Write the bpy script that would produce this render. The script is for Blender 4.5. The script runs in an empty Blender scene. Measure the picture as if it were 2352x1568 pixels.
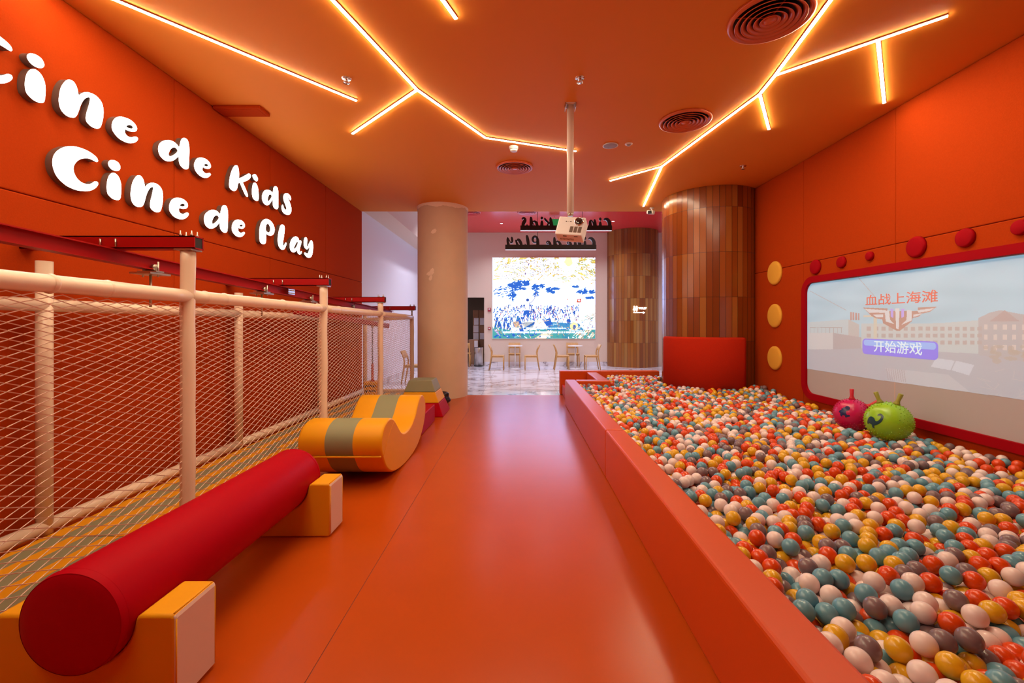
import bpy, bmesh, math, random
import numpy as np
from mathutils import Vector, Matrix

# ------------------------------------------------------------------ camera, world, exposure
SC = bpy.context.scene
COL = SC.collection
F = 1000.0            # focal length in pixels of the 2352 px wide frame
VX, VY = 1195.0, 743.0
EYE = 1.45
cam_d = bpy.data.cameras.new('camera')
cam = bpy.data.objects.new('camera', cam_d)
COL.objects.link(cam)
cam.location = (0, 0, EYE)
cam.rotation_euler = (math.pi / 2, 0, 0)
cam_d.sensor_width = 36.0
cam_d.sensor_fit = 'HORIZONTAL'
cam_d.lens = F / 2352.0 * 36.0
cam_d.shift_x = -(VX - 1176.0) / 2352.0
cam_d.shift_y = -(784.0 - VY) / 2352.0
cam_d.clip_start = 0.05
SC.camera = cam
SC.view_settings.view_transform = 'Standard'
SC.view_settings.look = 'None'
SC.view_settings.gamma = 1.0
SC.view_settings.use_curve_mapping = False
SC.view_settings.exposure = 0.0
SC.cycles.max_bounces = 10
SC.cycles.diffuse_bounces = 6
SC.cycles.glossy_bounces = 4
SC.cycles.sample_clamp_indirect = 6.0
world = bpy.data.worlds.new('world')
SC.world = world
world.use_nodes = True
world.node_tree.nodes['Background'].inputs[0].default_value = (0.9, 0.85, 0.8, 1)
world.node_tree.nodes['Background'].inputs[1].default_value = 0.02

STRIP = 112.0          # radiance of the ceiling light bars
LETTER = 8.0          # radiance of the sign letter faces
POSTER = 1.0          # multiplier on the LED wall picture
DOWN = 185.0           # watts of each foyer downlight

rng = random.Random(7)
nrg = np.random.default_rng(11)


def W(px, py, d):
    """photo pixel at depth d -> point"""
    return Vector(((px - VX) / F * d, d, EYE + (VY - py) / F * d))


def lin(r, g, b):
    def f(c):
        c /= 255.0
        return c / 12.92 if c <= 0.04045 else ((c + 0.055) / 1.055) ** 2.4
    return (f(r), f(g), f(b))


# ------------------------------------------------------------------ materials
def mat(name, col, rough=0.5, metal=0.0, spec=0.5, bump=0.0, bscale=200.0, var=0.0, vscale=6.0,
        emit=0.0, ecol=None, coat=0.0, sheen=0.0):
    m = bpy.data.materials.new(name)
    m.use_nodes = True
    nt = m.node_tree
    p = nt.nodes['Principled BSDF']
    p.inputs['Base Color'].default_value = (*col, 1)
    p.inputs['Roughness'].default_value = rough
    p.inputs['Metallic'].default_value = metal
    p.inputs['Specular IOR Level'].default_value = spec
    p.inputs['Coat Weight'].default_value = coat
    if emit:
        p.inputs['Emission Color'].default_value = (*(ecol or col), 1)
        p.inputs['Emission Strength'].default_value = emit
    if bump or var:
        tc = nt.nodes.new('ShaderNodeTexCoord')
        if bump:
            n = nt.nodes.new('ShaderNodeTexNoise')
            n.inputs['Scale'].default_value = bscale
            n.inputs['Detail'].default_value = 3
            nt.links.new(tc.outputs['Object'], n.inputs['Vector'])
            b = nt.nodes.new('ShaderNodeBump')
            b.inputs['Strength'].default_value = bump
            b.inputs['Distance'].default_value = 0.002
            nt.links.new(n.outputs['Fac'], b.inputs['Height'])
            nt.links.new(b.outputs['Normal'], p.inputs['Normal'])
        if var:
            n2 = nt.nodes.new('ShaderNodeTexNoise')
            n2.inputs['Scale'].default_value = vscale
            n2.inputs['Detail'].default_value = 5
            nt.links.new(tc.outputs['Object'], n2.inputs['Vector'])
            mr = nt.nodes.new('ShaderNodeMapRange')
            mr.inputs['From Min'].default_value = 0.3
            mr.inputs['From Max'].default_value = 0.7
            mr.inputs['To Min'].default_value = 1 - var
            mr.inputs['To Max'].default_value = 1 + var
            nt.links.new(n2.outputs['Fac'], mr.inputs['Value'])
            hs = nt.nodes.new('ShaderNodeHueSaturation')
            hs.inputs['Color'].default_value = (*col, 1)
            nt.links.new(mr.outputs['Result'], hs.inputs['Value'])
            nt.links.new(hs.outputs['Color'], p.inputs['Base Color'])
    return m


def attr_mat(name, rough=0.5, emit=False, base=None, spec=0.5):
    """colour taken from the mesh's own face colours"""
    m = bpy.data.materials.new(name)
    m.use_nodes = True
    nt = m.node_tree
    p = nt.nodes['Principled BSDF']
    p.inputs['Roughness'].default_value = rough
    p.inputs['Specular IOR Level'].default_value = spec
    a = nt.nodes.new('ShaderNodeAttribute')
    a.attribute_name = 'tone'
    if emit:
        p.inputs['Base Color'].default_value = (*base, 1)
        nt.links.new(a.outputs['Color'], p.inputs['Emission Color'])
        p.inputs['Emission Strength'].default_value = emit
    else:
        nt.links.new(a.outputs['Color'], p.inputs['Base Color'])
    return m


ORANGE = (0.41, 0.043, 0.004)
M = {}
M['felt'] = mat('orange_felt', ORANGE, 0.9, spec=0.05, bump=0.6, bscale=260, var=0.05, vscale=90)
M['felt_red'] = mat('red_felt', (0.48, 0.024, 0.008), 0.9, spec=0.05, bump=0.6, bscale=260, var=0.06, vscale=90)
M['ceil'] = mat('orange_paint', (0.76, 0.255, 0.033), 0.6, spec=0.08, bump=0.08, bscale=60)
M['floor'] = mat('orange_vinyl_floor', (0.455, 0.066, 0.004), 0.25, spec=0.24, bump=0.05, bscale=90, var=0.025, vscale=3)
M['pad'] = mat('orange_vinyl', (0.57, 0.068, 0.007), 0.38, spec=0.28, bump=0.12, bscale=120)
M['padred'] = mat('red_vinyl', (0.5, 0.02, 0.008), 0.5, spec=0.25, bump=0.12, bscale=160)
M['seam'] = mat('seam_thread', (0.55, 0.10, 0.03), 0.7)
M['seamdark'] = mat('seam_gap', (0.16, 0.03, 0.015), 0.8)
M['crimson'] = mat('crimson_vinyl', (0.40, 0.001, 0.009), 0.5, spec=0.05, bump=0.06, bscale=90)
M['crimsonpad'] = mat('crimson_pad', (0.33, 0.001, 0.007), 0.7, spec=0.08, bump=0.1, bscale=150)
M['yellow'] = mat('yellow_vinyl', (0.78, 0.34, 0.008), 0.45, spec=0.15, bump=0.08, bscale=80)
M['olive'] = mat('grey_green_vinyl', (0.26, 0.26, 0.15), 0.5, spec=0.2, bump=0.08, bscale=80)
M['beige'] = mat('pale_beige_vinyl', (0.72, 0.52, 0.42), 0.45, spec=0.4, bump=0.1, bscale=60)
M['pipe'] = mat('white_foam_sleeve', (0.84, 0.66, 0.50), 0.24, spec=0.4, bump=0.6, bscale=24)
M['net'] = mat('white_net_cord', (0.84, 0.66, 0.54), 0.7, spec=0.15)
M['redsteel'] = mat('red_steel', (0.36, 0.005, 0.004), 0.45, spec=0.15)
M['darkhole'] = mat('dark_hollow', (0.012, 0.01, 0.009), 0.7)
M['zinc'] = mat('zinc_steel', (0.55, 0.5, 0.42), 0.35, metal=1.0)
M['chrome'] = mat('chrome', (0.75, 0.74, 0.74), 0.15, metal=1.0)
M['black'] = mat('black_metal', (0.014, 0.013, 0.015), 0.45)
M['blackplastic'] = mat('black_plastic', (0.012, 0.012, 0.013), 0.25)
M['cream'] = mat('cream_plaster', (0.66, 0.50, 0.35), 0.75, spec=0.25, bump=0.15, bscale=40, var=0.04, vscale=2.5)
M['patch'] = mat('pale_plaster_patch', (0.86, 0.70, 0.55), 0.8, spec=0.2, bump=0.3, bscale=40)
M['white_wall'] = mat('white_wall_paint', (0.78, 0.76, 0.80), 0.7, spec=0.25)
M['beige_wall'] = mat('beige_wall_paint', (0.74, 0.60, 0.48), 0.75, spec=0.2)
M['redpaint'] = mat('red_ceiling_paint', (0.70, 0.035, 0.035), 0.22, spec=0.7)
M['white'] = mat('white_plastic', (0.80, 0.76, 0.72), 0.4)
M['vent'] = mat('orange_metal', (0.66, 0.13, 0.035), 0.3, spec=0.5)
M['channel'] = mat('light_channel', (0.45, 0.13, 0.05), 0.4)
M['strip'] = mat('light_bar_glow', (1, 0.9, 0.75), 0.5, emit=STRIP, ecol=(1.0, 0.83, 0.56))
M['letter'] = mat('letter_glow', (0.9, 0.9, 0.9), 0.5, emit=LETTER, ecol=(1.0, 0.97, 0.92))
M['letterside'] = mat('letter_return', (0.16, 0.105, 0.085), 0.4, spec=0.4)
M['glowwhite'] = mat('sign_glow', (0.9, 0.9, 0.95), 0.5, emit=0.75, ecol=(0.75, 0.88, 1.0))
M['toilet'] = mat('toilet_sign_glow', (1, 1, 1), 0.5, emit=5.0, ecol=(1.0, 0.96, 0.9))
M['oak'] = mat('oak', (0.56, 0.30, 0.09), 0.45, var=0.12, vscale=25)
M['tabletop'] = mat('white_table', (0.75, 0.72, 0.70), 0.3)
M['steelbrush'] = mat('brushed_steel', (0.55, 0.52, 0.5), 0.32, metal=1.0)
M['carton'] = mat('cardboard', (0.30, 0.15, 0.08), 0.8, var=0.08, vscale=9)
M['paper'] = mat('paper_label', (0.66, 0.62, 0.66), 0.7)
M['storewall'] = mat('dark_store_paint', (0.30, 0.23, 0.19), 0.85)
M['alarm'] = mat('alarm_red', (0.42, 0.02, 0.05), 0.4)
M['screen'] = mat('screen_white', (0.49, 0.47, 0.50), 0.75, spec=0.2)
M['hopgreen'] = mat('green_rubber', (0.29, 0.58, 0.02), 0.28, spec=0.5)
M['hopgreen2'] = mat('olive_rubber', (0.30, 0.30, 0.035), 0.4, spec=0.5)
M['hoppink'] = mat('pink_rubber', (0.55, 0.006, 0.10), 0.28, spec=0.5)
M['hopred'] = mat('red_rubber', (0.55, 0.012, 0.025), 0.35, spec=0.5)
M['printteal'] = mat('dark_teal_print', (0.01, 0.06, 0.085), 0.25)
M['printblue'] = mat('dark_blue_print', (0.012, 0.02, 0.10), 0.25)
M['rope'] = mat('red_rope', (0.45, 0.03, 0.02), 0.7)
M['darkprint'] = mat('dark_print', (0.03, 0.04, 0.035), 0.6)
M['lilacplastic'] = mat('white_projector_plastic', (0.80, 0.77, 0.76), 0.4)
M['lens'] = mat('lens_glass', (0.01, 0.01, 0.012), 0.05, coat=1.0)
M['pole'] = mat('white_pole_paint', (0.80, 0.68, 0.58), 0.3)
M['exitgreen'] = mat('green_exit_sign', (0.01, 0.25, 0.06), 0.4, emit=0.25, ecol=(0.02, 0.5, 0.12))
M['downlight'] = mat('downlight_glow', (1, 1, 1), 0.5, emit=8.0, ecol=(0.92, 0.92, 1.0))
M['pitbase'] = mat('pit_base', (0.30, 0.08, 0.03), 0.8)
M['yellowpad'] = mat('yellow_felt_pad', (0.78, 0.40, 0.05), 0.8, spec=0.2, bump=0.4, bscale=260)
M['glass'] = mat('grey_speaker_mesh', (0.35, 0.32, 0.34), 0.6)


def marble_mat():
    m = bpy.data.materials.new('marble_tiles')
    m.use_nodes = True
    nt = m.node_tree
    p = nt.nodes['Principled BSDF']
    p.inputs['Roughness'].default_value = 0.09
    tc = nt.nodes.new('ShaderNodeTexCoord')
    n = nt.nodes.new('ShaderNodeTexNoise')
    n.inputs['Scale'].default_value = 0.65
    n.inputs['Detail'].default_value = 7
    n.inputs['Roughness'].default_value = 0.62
    n.inputs['Distortion'].default_value = 1.1
    mp = nt.nodes.new('ShaderNodeMapping')
    mp.inputs['Rotation'].default_value = (0, 0, 0.6)
    mp.inputs['Scale'].default_value = (1.0, 1.9, 1.0)
    nt.links.new(tc.outputs['Object'], mp.inputs['Vector'])
    nt.links.new(mp.outputs['Vector'], n.inputs['Vector'])
    sub = nt.nodes.new('ShaderNodeMath')
    sub.operation = 'SUBTRACT'
    sub.inputs[1].default_value = 0.5
    ab = nt.nodes.new('ShaderNodeMath')
    ab.operation = 'ABSOLUTE'
    nt.links.new(n.outputs['Fac'], sub.inputs[0])
    nt.links.new(sub.outputs[0], ab.inputs[0])
    r = nt.nodes.new('ShaderNodeValToRGB')
    e = r.color_ramp.elements
    e[0].position = 0.0
    e[0].color = (0.22, 0.18, 0.19, 1)
    e[1].position = 0.038
    e[1].color = (0.74, 0.72, 0.76, 1)
    e.new(0.010).color = (0.46, 0.42, 0.44, 1)
    nt.links.new(ab.outputs[0], r.inputs['Fac'])
    br = nt.nodes.new('ShaderNodeTexBrick')
    br.offset = 0.0
    br.inputs['Scale'].default_value = 1.0
    br.inputs['Brick Width'].default_value = 0.8
    br.inputs['Row Height'].default_value = 1.6
    br.inputs['Mortar Size'].default_value = 0.004
    br.inputs['Mortar'].default_value = (0.4, 0.37, 0.38, 1)
    nt.links.new(r.outputs['Color'], br.inputs['Color1'])
    nt.links.new(r.outputs['Color'], br.inputs['Color2'])
    nt.links.new(tc.outputs['Object'], br.inputs['Vector'])
    nt.links.new(br.outputs['Color'], p.inputs['Base Color'])
    return m


M['marble'] = marble_mat()
M['wood'] = attr_mat('wood_veneer', 0.22, spec=0.5)
M['ball'] = attr_mat('ball_plastic', 0.24, spec=0.5)


# ------------------------------------------------------------------ object helpers
def tag(o, label=None, cat=None, group=None, kind=None):
    if label:
        o['label'] = label
    if cat:
        o['category'] = cat
    if group:
        o['group'] = group
    if kind:
        o['kind'] = kind
    return o


def thing(name, label, cat, loc=(0, 0, 0), rz=0.0, group=None, kind=None):
    o = bpy.data.objects.new(name, None)
    COL.objects.link(o)
    o.empty_display_size = 0.1
    o.location = loc
    o.rotation_euler = (0, 0, rz)
    return tag(o, label, cat, group, kind)


class MB:
    """collects shapes into one mesh"""

    def __init__(self):
        self.bm = bmesh.new()

    def box(self, c, s, rot=None, mi=0, bevel=0.0, seg=2):
        r = bmesh.ops.create_cube(self.bm, size=1.0)
        vs = r['verts']
        m = Matrix.Translation(Vector(c)) @ (rot.to_4x4() if rot else Matrix.Identity(4)) @ Matrix.Diagonal((*s, 1))
        bmesh.ops.transform(self.bm, matrix=m, verts=vs)
        fs = {f for v in vs for f in v.link_faces}
        for f in fs:
            f.material_index = mi
        if bevel:
            es = list({e for v in vs for e in v.link_edges})
            bmesh.ops.bevel(self.bm, geom=es, offset=bevel, segments=seg, profile=0.5, affect='EDGES', clamp_overlap=True, material=-1)
        return self

    def bx(self, x0, x1, y0, y1, z0, z1, mi=0, bevel=0.0, seg=2):
        return self.box(((x0 + x1) / 2, (y0 + y1) / 2, (z0 + z1) / 2), (abs(x1 - x0), abs(y1 - y0), abs(z1 - z0)), None, mi, bevel, seg)

    def tube(self, pts, r, n=12, mi=0, caps=True, smooth=True):
        pts = [Vector(p) for p in pts]
        rs = r if isinstance(r, (list, tuple)) else [r] * len(pts)
        rings = []
        ref = None
        for i, p in enumerate(pts):
            if i == 0:
                t = pts[1] - p
            elif i == len(pts) - 1:
                t = p - pts[i - 1]
            else:
                t = (pts[i + 1] - p).normalized() + (p - pts[i - 1]).normalized()
            t.normalize()
            if ref is None:
                ref = Vector((0, 0, 1)) if abs(t.z) < 0.9 else Vector((1, 0, 0))
            u = t.cross(ref).normalized()
            v = u.cross(t).normalized()
            ref = v
            ring = []
            for k in range(n):
                a = 2 * math.pi * (k + 0.5) / n
                ring.append(self.bm.verts.new(p + (u * math.cos(a) + v * math.sin(a)) * rs[i]))
            rings.append(ring)
        for a, b in zip(rings, rings[1:]):
            for k in range(n):
                f = self.bm.faces.new((a[k], a[(k + 1) % n], b[(k + 1) % n], b[k]))
                f.smooth = smooth
                f.material_index = mi
        if caps:
            for ring, rev in ((rings[0], True), (rings[-1], False)):
                f = self.bm.faces.new(list(reversed(ring)) if rev else ring)
                f.material_index = mi
        return self

    def lathe(self, prof, c=(0, 0, 0), n=32, axis='Z', mi=0, smooth=True, a0=0.0, a1=2 * math.pi):
        """prof: list of (r, t) along the axis"""
        c = Vector(c)
        full = abs(a1 - a0 - 2 * math.pi) < 1e-6
        steps = n if full else n + 1
        rings = []
        for r, t in prof:
            ring = []
            for k in range(steps):
                a = a0 + (a1 - a0) * k / n
                x, y = r * math.cos(a), r * math.sin(a)
                if axis == 'Z':
                    q = Vector((x, y, t))
                elif axis == 'Y':
                    q = Vector((x, t, -y))
                else:
                    q = Vector((t, x, y))
                ring.append(self.bm.verts.new(c + q))
            rings.append(ring)
        for a, b in zip(rings, rings[1:]):
            for k in range(n):
                k2 = (k + 1) % steps
                try:
                    f = self.bm.faces.new((a[k], a[k2], b[k2], b[k]))
                    f.smooth = smooth
                    f.material_index = mi
                except ValueError:
                    pass
        return self

    def prism(self, poly, fn, t0, t1, mi=0, steps=None, inset=0.0, smooth=True, capmi=None):
        """poly: list of 2d points; fn(a, b, t) -> 3d point; extruded t0..t1 with softened ends"""
        poly = [Vector(p) for p in poly]
        n = len(poly)
        if inset:
            # vertex normals for the rounding
            nor = []
            area = sum(poly[i].x * poly[(i + 1) % n].y - poly[(i + 1) % n].x * poly[i].y for i in range(n))
            sg = 1 if area > 0 else -1
            for i in range(n):
                d = (poly[(i + 1) % n] - poly[i - 1]).normalized()
                nor.append(Vector((d.y, -d.x)) * sg)
            sgn = 1 if t1 > t0 else -1
            layers = [(t0, inset), (t0 + sgn * inset * 0.3, inset * 0.3), (t0 + sgn * inset, 0.0), (t1 - sgn * inset, 0.0),
                      (t1 - sgn * inset * 0.3, inset * 0.3), (t1, inset)]
        else:
            nor = [Vector((0, 0))] * n
            layers = [(t0, 0.0), (t1, 0.0)]
        rings = []
        for t, ins in layers:
            rings.append([self.bm.verts.new(fn(*(poly[i] - nor[i] * ins), t)) for i in range(n)])
        for a, b in zip(rings, rings[1:]):
            for k in range(n):
                f = self.bm.faces.new((a[k], a[(k + 1) % n], b[(k + 1) % n], b[k]))
                f.smooth = smooth
                f.material_index = mi
        for ring in (rings[0], rings[-1]):
            f = self.bm.faces.new(ring)
            f.material_index = mi if capmi is None else capmi
        return self

    def sphere(self, c, r, nu=16, nv=10, sc=(1, 1, 1), mi=0):
        r_ = bmesh.ops.create_uvsphere(self.bm, u_segments=nu, v_segments=nv, radius=r)
        m = Matrix.Translation(Vector(c)) @ Matrix.Diagonal((*sc, 1))
        bmesh.ops.transform(self.bm, matrix=m, verts=r_['verts'])
        for v in r_['verts']:
            for f in v.link_faces:
                f.smooth = True
                f.material_index = mi
        return self

    def poly(self, pts, mi=0):
        f = self.bm.faces.new([self.bm.verts.new(p) for p in pts])
        f.material_index = mi
        return self

    def build(self, name, mats, parent=None, recalc=True, loc=None, smooth_angle=None):
        if recalc:
            bmesh.ops.recalc_face_normals(self.bm, faces=self.bm.faces[:])
        me = bpy.data.meshes.new(name)
        self.bm.to_mesh(me)
        self.bm.free()
        for m in (mats if isinstance(mats, (list, tuple)) else [mats]):
            me.materials.append(m)
        o = bpy.data.objects.new(name, me)
        COL.objects.link(o)
        if parent is not None:
            o.parent = parent
        if loc is not None:
            o.location = loc
        return o


def struct(name, mb, mats, label, cat):
    o = mb.build(name, mats)
    return tag(o, label, cat, kind='structure')


def copy_tree(o, parent=None):
    c = o.copy()
    COL.objects.link(c)
    if parent is not None:
        c.parent = parent
    for ch in list(o.children):
        copy_tree(ch, c)
    return c


def catmull(pts, k=4):
    n = len(pts)
    out = []
    for i in range(n):
        p0, p1, p2, p3 = (np.array(pts[(i + j - 1) % n], float) for j in range(4))
        for s in range(k):
            t = s / k
            out.append(tuple(0.5 * ((2 * p1) + (-p0 + p2) * t + (2 * p0 - 5 * p1 + 4 * p2 - p3) * t * t + (-p0 + 3 * p1 - 3 * p2 + p3) * t ** 3)))
    return out


def curve_mesh(loops, depth, name='outline'):
    """filled and extruded 2D outline (holes allowed) -> bmesh-free mesh in its own XY plane, z in [-depth, depth]"""
    cu = bpy.data.curves.new(name, 'CURVE')
    cu.dimensions = '2D'
    cu.fill_mode = 'BOTH'
    cu.extrude = depth
    for lp in loops:
        s = cu.splines.new('POLY')
        s.points.add(len(lp) - 1)
        for p, q in zip(s.points, lp):
            p.co = (q[0], q[1], 0, 1)
        s.use_cyclic_u = True
    o = bpy.data.objects.new(name, cu)
    COL.objects.link(o)
    dg = bpy.context.evaluated_depsgraph_get()
    me = bpy.data.meshes.new_from_object(o.evaluated_get(dg), depsgraph=dg)
    bpy.data.objects.remove(o)
    bpy.data.curves.remove(cu)
    return me


def text_mesh(s, size, depth=0.002, align='CENTER', offset=0.0, shear=0.0):
    cu = bpy.data.curves.new('text', 'FONT')
    cu.body = s
    cu.size = size
    cu.extrude = depth
    cu.align_x = align
    cu.align_y = 'CENTER'
    cu.offset = offset
    cu.shear = shear
    o = bpy.data.objects.new('text', cu)
    COL.objects.link(o)
    dg = bpy.context.evaluated_depsgraph_get()
    me = bpy.data.meshes.new_from_object(o.evaluated_get(dg), depsgraph=dg)
    bpy.data.objects.remove(o)
    bpy.data.curves.remove(cu)
    return me


def mesh_part(name, me, m, parent, matrix=None, label=None):
    me.name = name
    me.materials.clear()
    me.materials.append(m)
    if matrix is not None:
        me.transform(matrix)
    o = bpy.data.objects.new(name, me)
    COL.objects.link(o)
    o.parent = parent
    if label:
        o['label'] = label
    return o


# ------------------------------------------------------------------ big dimensions
CEIL = EYE + 2.33
XL, XR = -3.29, 4.05
YE = 9.05            # where the playroom ceiling stops
YB = 15.30           # far wall of the foyer
YN = -2.2            # wall behind the camera
FCEIL = EYE + 3.20

# ------------------------------------------------------------------ setting
mb = MB()
mb.bx(XL - 0.1, -0.872, YN, 8.84, -0.06, 0.0)
mb.bx(-0.868, XR + 0.1, YN, 8.84, -0.06, 0.0)
mb.bx(-0.873, -0.867, YN, 8.83, -0.06, -0.0015, mi=1)
struct('floor', mb, [M['floor'], M['seamdark']], 'orange vinyl play floor with one long seam', 'floor')
mb = MB()
mb.bx(-6, 9, 8.6, 19, -0.2, -0.025)
struct('floor_foyer', mb, M['marble'], 'white veined marble tile floor of the foyer', 'floor')
mb = MB()
mb.bx(XL - 0.3, XR + 0.5, YN - 0.2, YE, CEIL, FCEIL + 0.3)
struct('ceiling', mb, M['ceil'], 'orange painted playroom ceiling', 'ceiling')


def panel_wall(name, x, sign, edges, rows, label):
    """padded felt panels; sign +1: room lies to +x"""
    mb = MB()
    mb.bx(x - sign * 0.02, x - sign * 0.2, edges[0], edges[-1], 0, CEIL + 0.05, mi=1)
    for a, b in zip(edges, edges[1:]):
        for c, d in zip(rows, rows[1:]):
            mb.bx(x, x - sign * 0.05, a + 0.002, b - 0.002, c + 0.002, d - 0.002, bevel=0.009, seg=2)
    return struct(name, mb, [M['felt'], M['seamdark']], label, 'wall')


panel_wall('wall_left', XL, 1, [YN, -0.63, 0.96, 2.55, 4.14, 5.73, 7.36, 9.05], [0, 2.31, CEIL],
           'orange felt panel wall behind the glowing letters')
panel_wall('wall_right', XR, -1, [YN, 0.11, 1.64, 3.17, 4.70, 6.23, 7.52], [0, 2.31, CEIL],
           'orange felt panel wall holding the white screen')
mb = MB()
mb.bx(XL - 0.2, XR + 0.5, YN - 0.2, YN, -0.05, CEIL + 0.05)
struct('wall_rear', mb, M['felt'], 'orange wall behind the viewer', 'wall')
mb = MB()
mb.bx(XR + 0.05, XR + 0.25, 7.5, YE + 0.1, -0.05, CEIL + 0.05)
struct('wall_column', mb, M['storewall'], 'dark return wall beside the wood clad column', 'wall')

# foyer shell
mb = MB()
mb.bx(XL - 0.2, XL - 0.01, YE, YB + 0.2, -0.03, FCEIL + 0.1)
struct('wall_foyer_left', mb, M['white_wall'], 'white foyer wall left of the round pillar', 'wall')
mb = MB()
mb.bx(XL, -2.35, YB, YB + 0.2, -0.03, FCEIL + 0.1)
mb.bx(-1.27, 9, YB, YB + 0.2, -0.03, FCEIL + 0.1)
mb.bx(-2.35, -1.27, YB, YB + 0.2, 2.37, FCEIL + 0.1)
struct('wall_foyer_back', mb, M['beige_wall'], 'beige foyer wall carrying the bright picture wall', 'wall')
mb = MB()
mb.bx(8.0, 8.2, YE - 0.5, YB + 0.2, -0.03, FCEIL + 0.1)
mb.bx(XR + 0.2, 8.2, YE - 0.5, YE - 0.3, -0.03, FCEIL + 0.1)
struct('wall_foyer_right', mb, M['white_wall'], 'white foyer wall at the far right', 'wall')
mb = MB()
mb.bx(-1.9, 9, YE, YB + 0.1, FCEIL, FCEIL + 0.2)
struct('ceiling_foyer', mb, M['redpaint'], 'glossy red foyer ceiling', 'ceiling')
mb = MB()
mb.bx(XL - 0.1, -1.9, YE, YB + 0.1, FCEIL, FCEIL + 0.2)
struct('ceiling_alcove', mb, M['white_wall'], 'white ceiling strip left of the round pillar', 'ceiling')
mb = MB()
mb.bx(XL - 0.05, -2.80, YE, YB, CEIL + 0.03, FCEIL)
struct('beam_foyer', mb, M['beige_wall'], 'grey dropped beam along the white foyer wall', 'beam')
mb = MB()
mb.bx(-1.26, 3.2, YB - 0.015, YB, -0.025, 0.11)
mb.bx(XL - 0.012, XL + 0.006, YE, YB, -0.025, 0.12)
struct('baseboard_foyer', mb, M['marble'], 'marble baseboard along the foyer walls', 'baseboard')
# store room behind the doorway
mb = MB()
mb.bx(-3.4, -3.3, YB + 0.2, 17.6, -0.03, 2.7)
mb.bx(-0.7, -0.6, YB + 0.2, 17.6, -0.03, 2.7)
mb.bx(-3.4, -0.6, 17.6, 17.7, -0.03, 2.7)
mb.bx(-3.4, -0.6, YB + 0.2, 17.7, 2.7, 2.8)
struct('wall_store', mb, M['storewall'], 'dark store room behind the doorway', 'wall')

# round white pillar with torn upper edge
mb = MB()
pc = (-1.57, 8.83)
mb.lathe([(0.5, -0.03), (0.5, CEIL + 0.01)], (pc[0], pc[1], 0), n=64)
N = 90
ring = []
bm = mb.bm
prev = None
for k in range(N + 1):
    a = 2 * math.pi * k / N
    w = 0.055 + 0.03 * math.sin(5 * a) * math.sin(2.3 * a + 1) + 0.02 * rng.random()
    x, y = 0.506 * math.cos(a), 0.506 * math.sin(a)
    cur = (bm.verts.new((pc[0] + x, pc[1] + y, CEIL - w)), bm.verts.new((pc[0] + x * 1.012, pc[1] + y * 1.012, CEIL + 0.005)))
    if prev:
        f = bm.faces.new((prev[0], cur[0], cur[1], prev[1]))
        f.material_index = 1
    prev = cur
for a, z, w, h in ((-1.75, 3.22, 0.06, 0.05), (-1.9, 2.42, 0.09, 0.05), (-1.83, 2.46, 0.05, 0.06), (-1.88, 2.33, 0.04, 0.06)):
    p = [(-w, -h * .4), (-w * .3, -h), (w * .6, -h * .6), (w, h * .3), (w * .5, h), (-w * .4, h * .5)]
    mb.poly([(pc[0] + 0.503 * math.cos(a + q / 0.5), pc[1] + 0.503 * math.sin(a + q / 0.5), z + r) for q, r in p], mi=1)
struct('column_1', mb, [M['cream'], M['patch']], 'round cream plaster pillar with a torn pale upper edge', 'pillar')


def wood_column(name, cx, cy, r, z0, z1, n, seams, label, phase=0.0, lift=(1, 1, 1)):
    mb = MB()
    mb.lathe([(r - 0.006, z0), (r - 0.006, z1)], (cx, cy, 0), n=n, mi=1, smooth=False, a0=phase, a1=phase + 2 * math.pi)
    bm = mb.bm
    tones = []
    zz = [z0] + list(seams) + [z1]
    lr = random.Random(5)
    base = [(0.25, 0.060, 0.009), (0.28, 0.078, 0.012), (0.21, 0.046, 0.007), (0.31, 0.105, 0.022), (0.19, 0.040, 0.007), (0.26, 0.066, 0.012)]
    for k in range(n):
        a0 = phase + 2 * math.pi * k / n
        a1 = phase + 2 * math.pi * (k + 1) / n
        p0 = Vector((math.cos(a0) * r, math.sin(a0) * r, 0))
        p1 = Vector((math.cos(a1) * r, math.sin(a1) * r, 0))
        g = 0.0025 / (p1 - p0).length
        q0, q1 = p0.lerp(p1, g), p0.lerp(p1, 1 - g)
        for a, b in zip(zz, zz[1:]):
            c = base[lr.randrange(6)]
            v = 0.93 + 0.14 * lr.random()
            f = bm.faces.new([bm.verts.new((cx + q.x, cy + q.y, z)) for q, z in ((q0, a + .002), (q1, a + .002), (q1, b - .002), (q0, b - .002))])
            f.material_index = 0
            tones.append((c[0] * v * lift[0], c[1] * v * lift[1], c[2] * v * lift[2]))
    o = mb.build(name, [M['wood'], M['darkhole']], recalc=False)
    me = o.data
    at = me.attributes.new('tone', 'FLOAT_COLOR', 'FACE')
    cols = np.zeros((len(me.polygons), 4), np.float32)
    nb = len(me.polygons) - len(tones)
    cols[nb:, :3] = np.array(tones)
    cols[:, 3] = 1
    at.data.foreach_set('color', cols.ravel())
    return tag(o, label, 'column', kind='structure')


wood_column('column_2', 3.50, 8.12, 0.82, -0.03, CEIL, 50, (1.15, 1.90, 2.66, 3.42), 'wood strip clad round column by the ball pit')
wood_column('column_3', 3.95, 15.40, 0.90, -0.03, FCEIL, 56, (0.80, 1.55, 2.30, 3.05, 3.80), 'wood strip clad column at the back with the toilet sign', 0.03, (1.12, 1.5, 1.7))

# ------------------------------------------------------------------ ceiling light bars
def cp(px, py):
    d = (CEIL - EYE) * F / (VY - py)
    return Vector(((px - VX) / F * d, d, CEIL))


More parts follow.
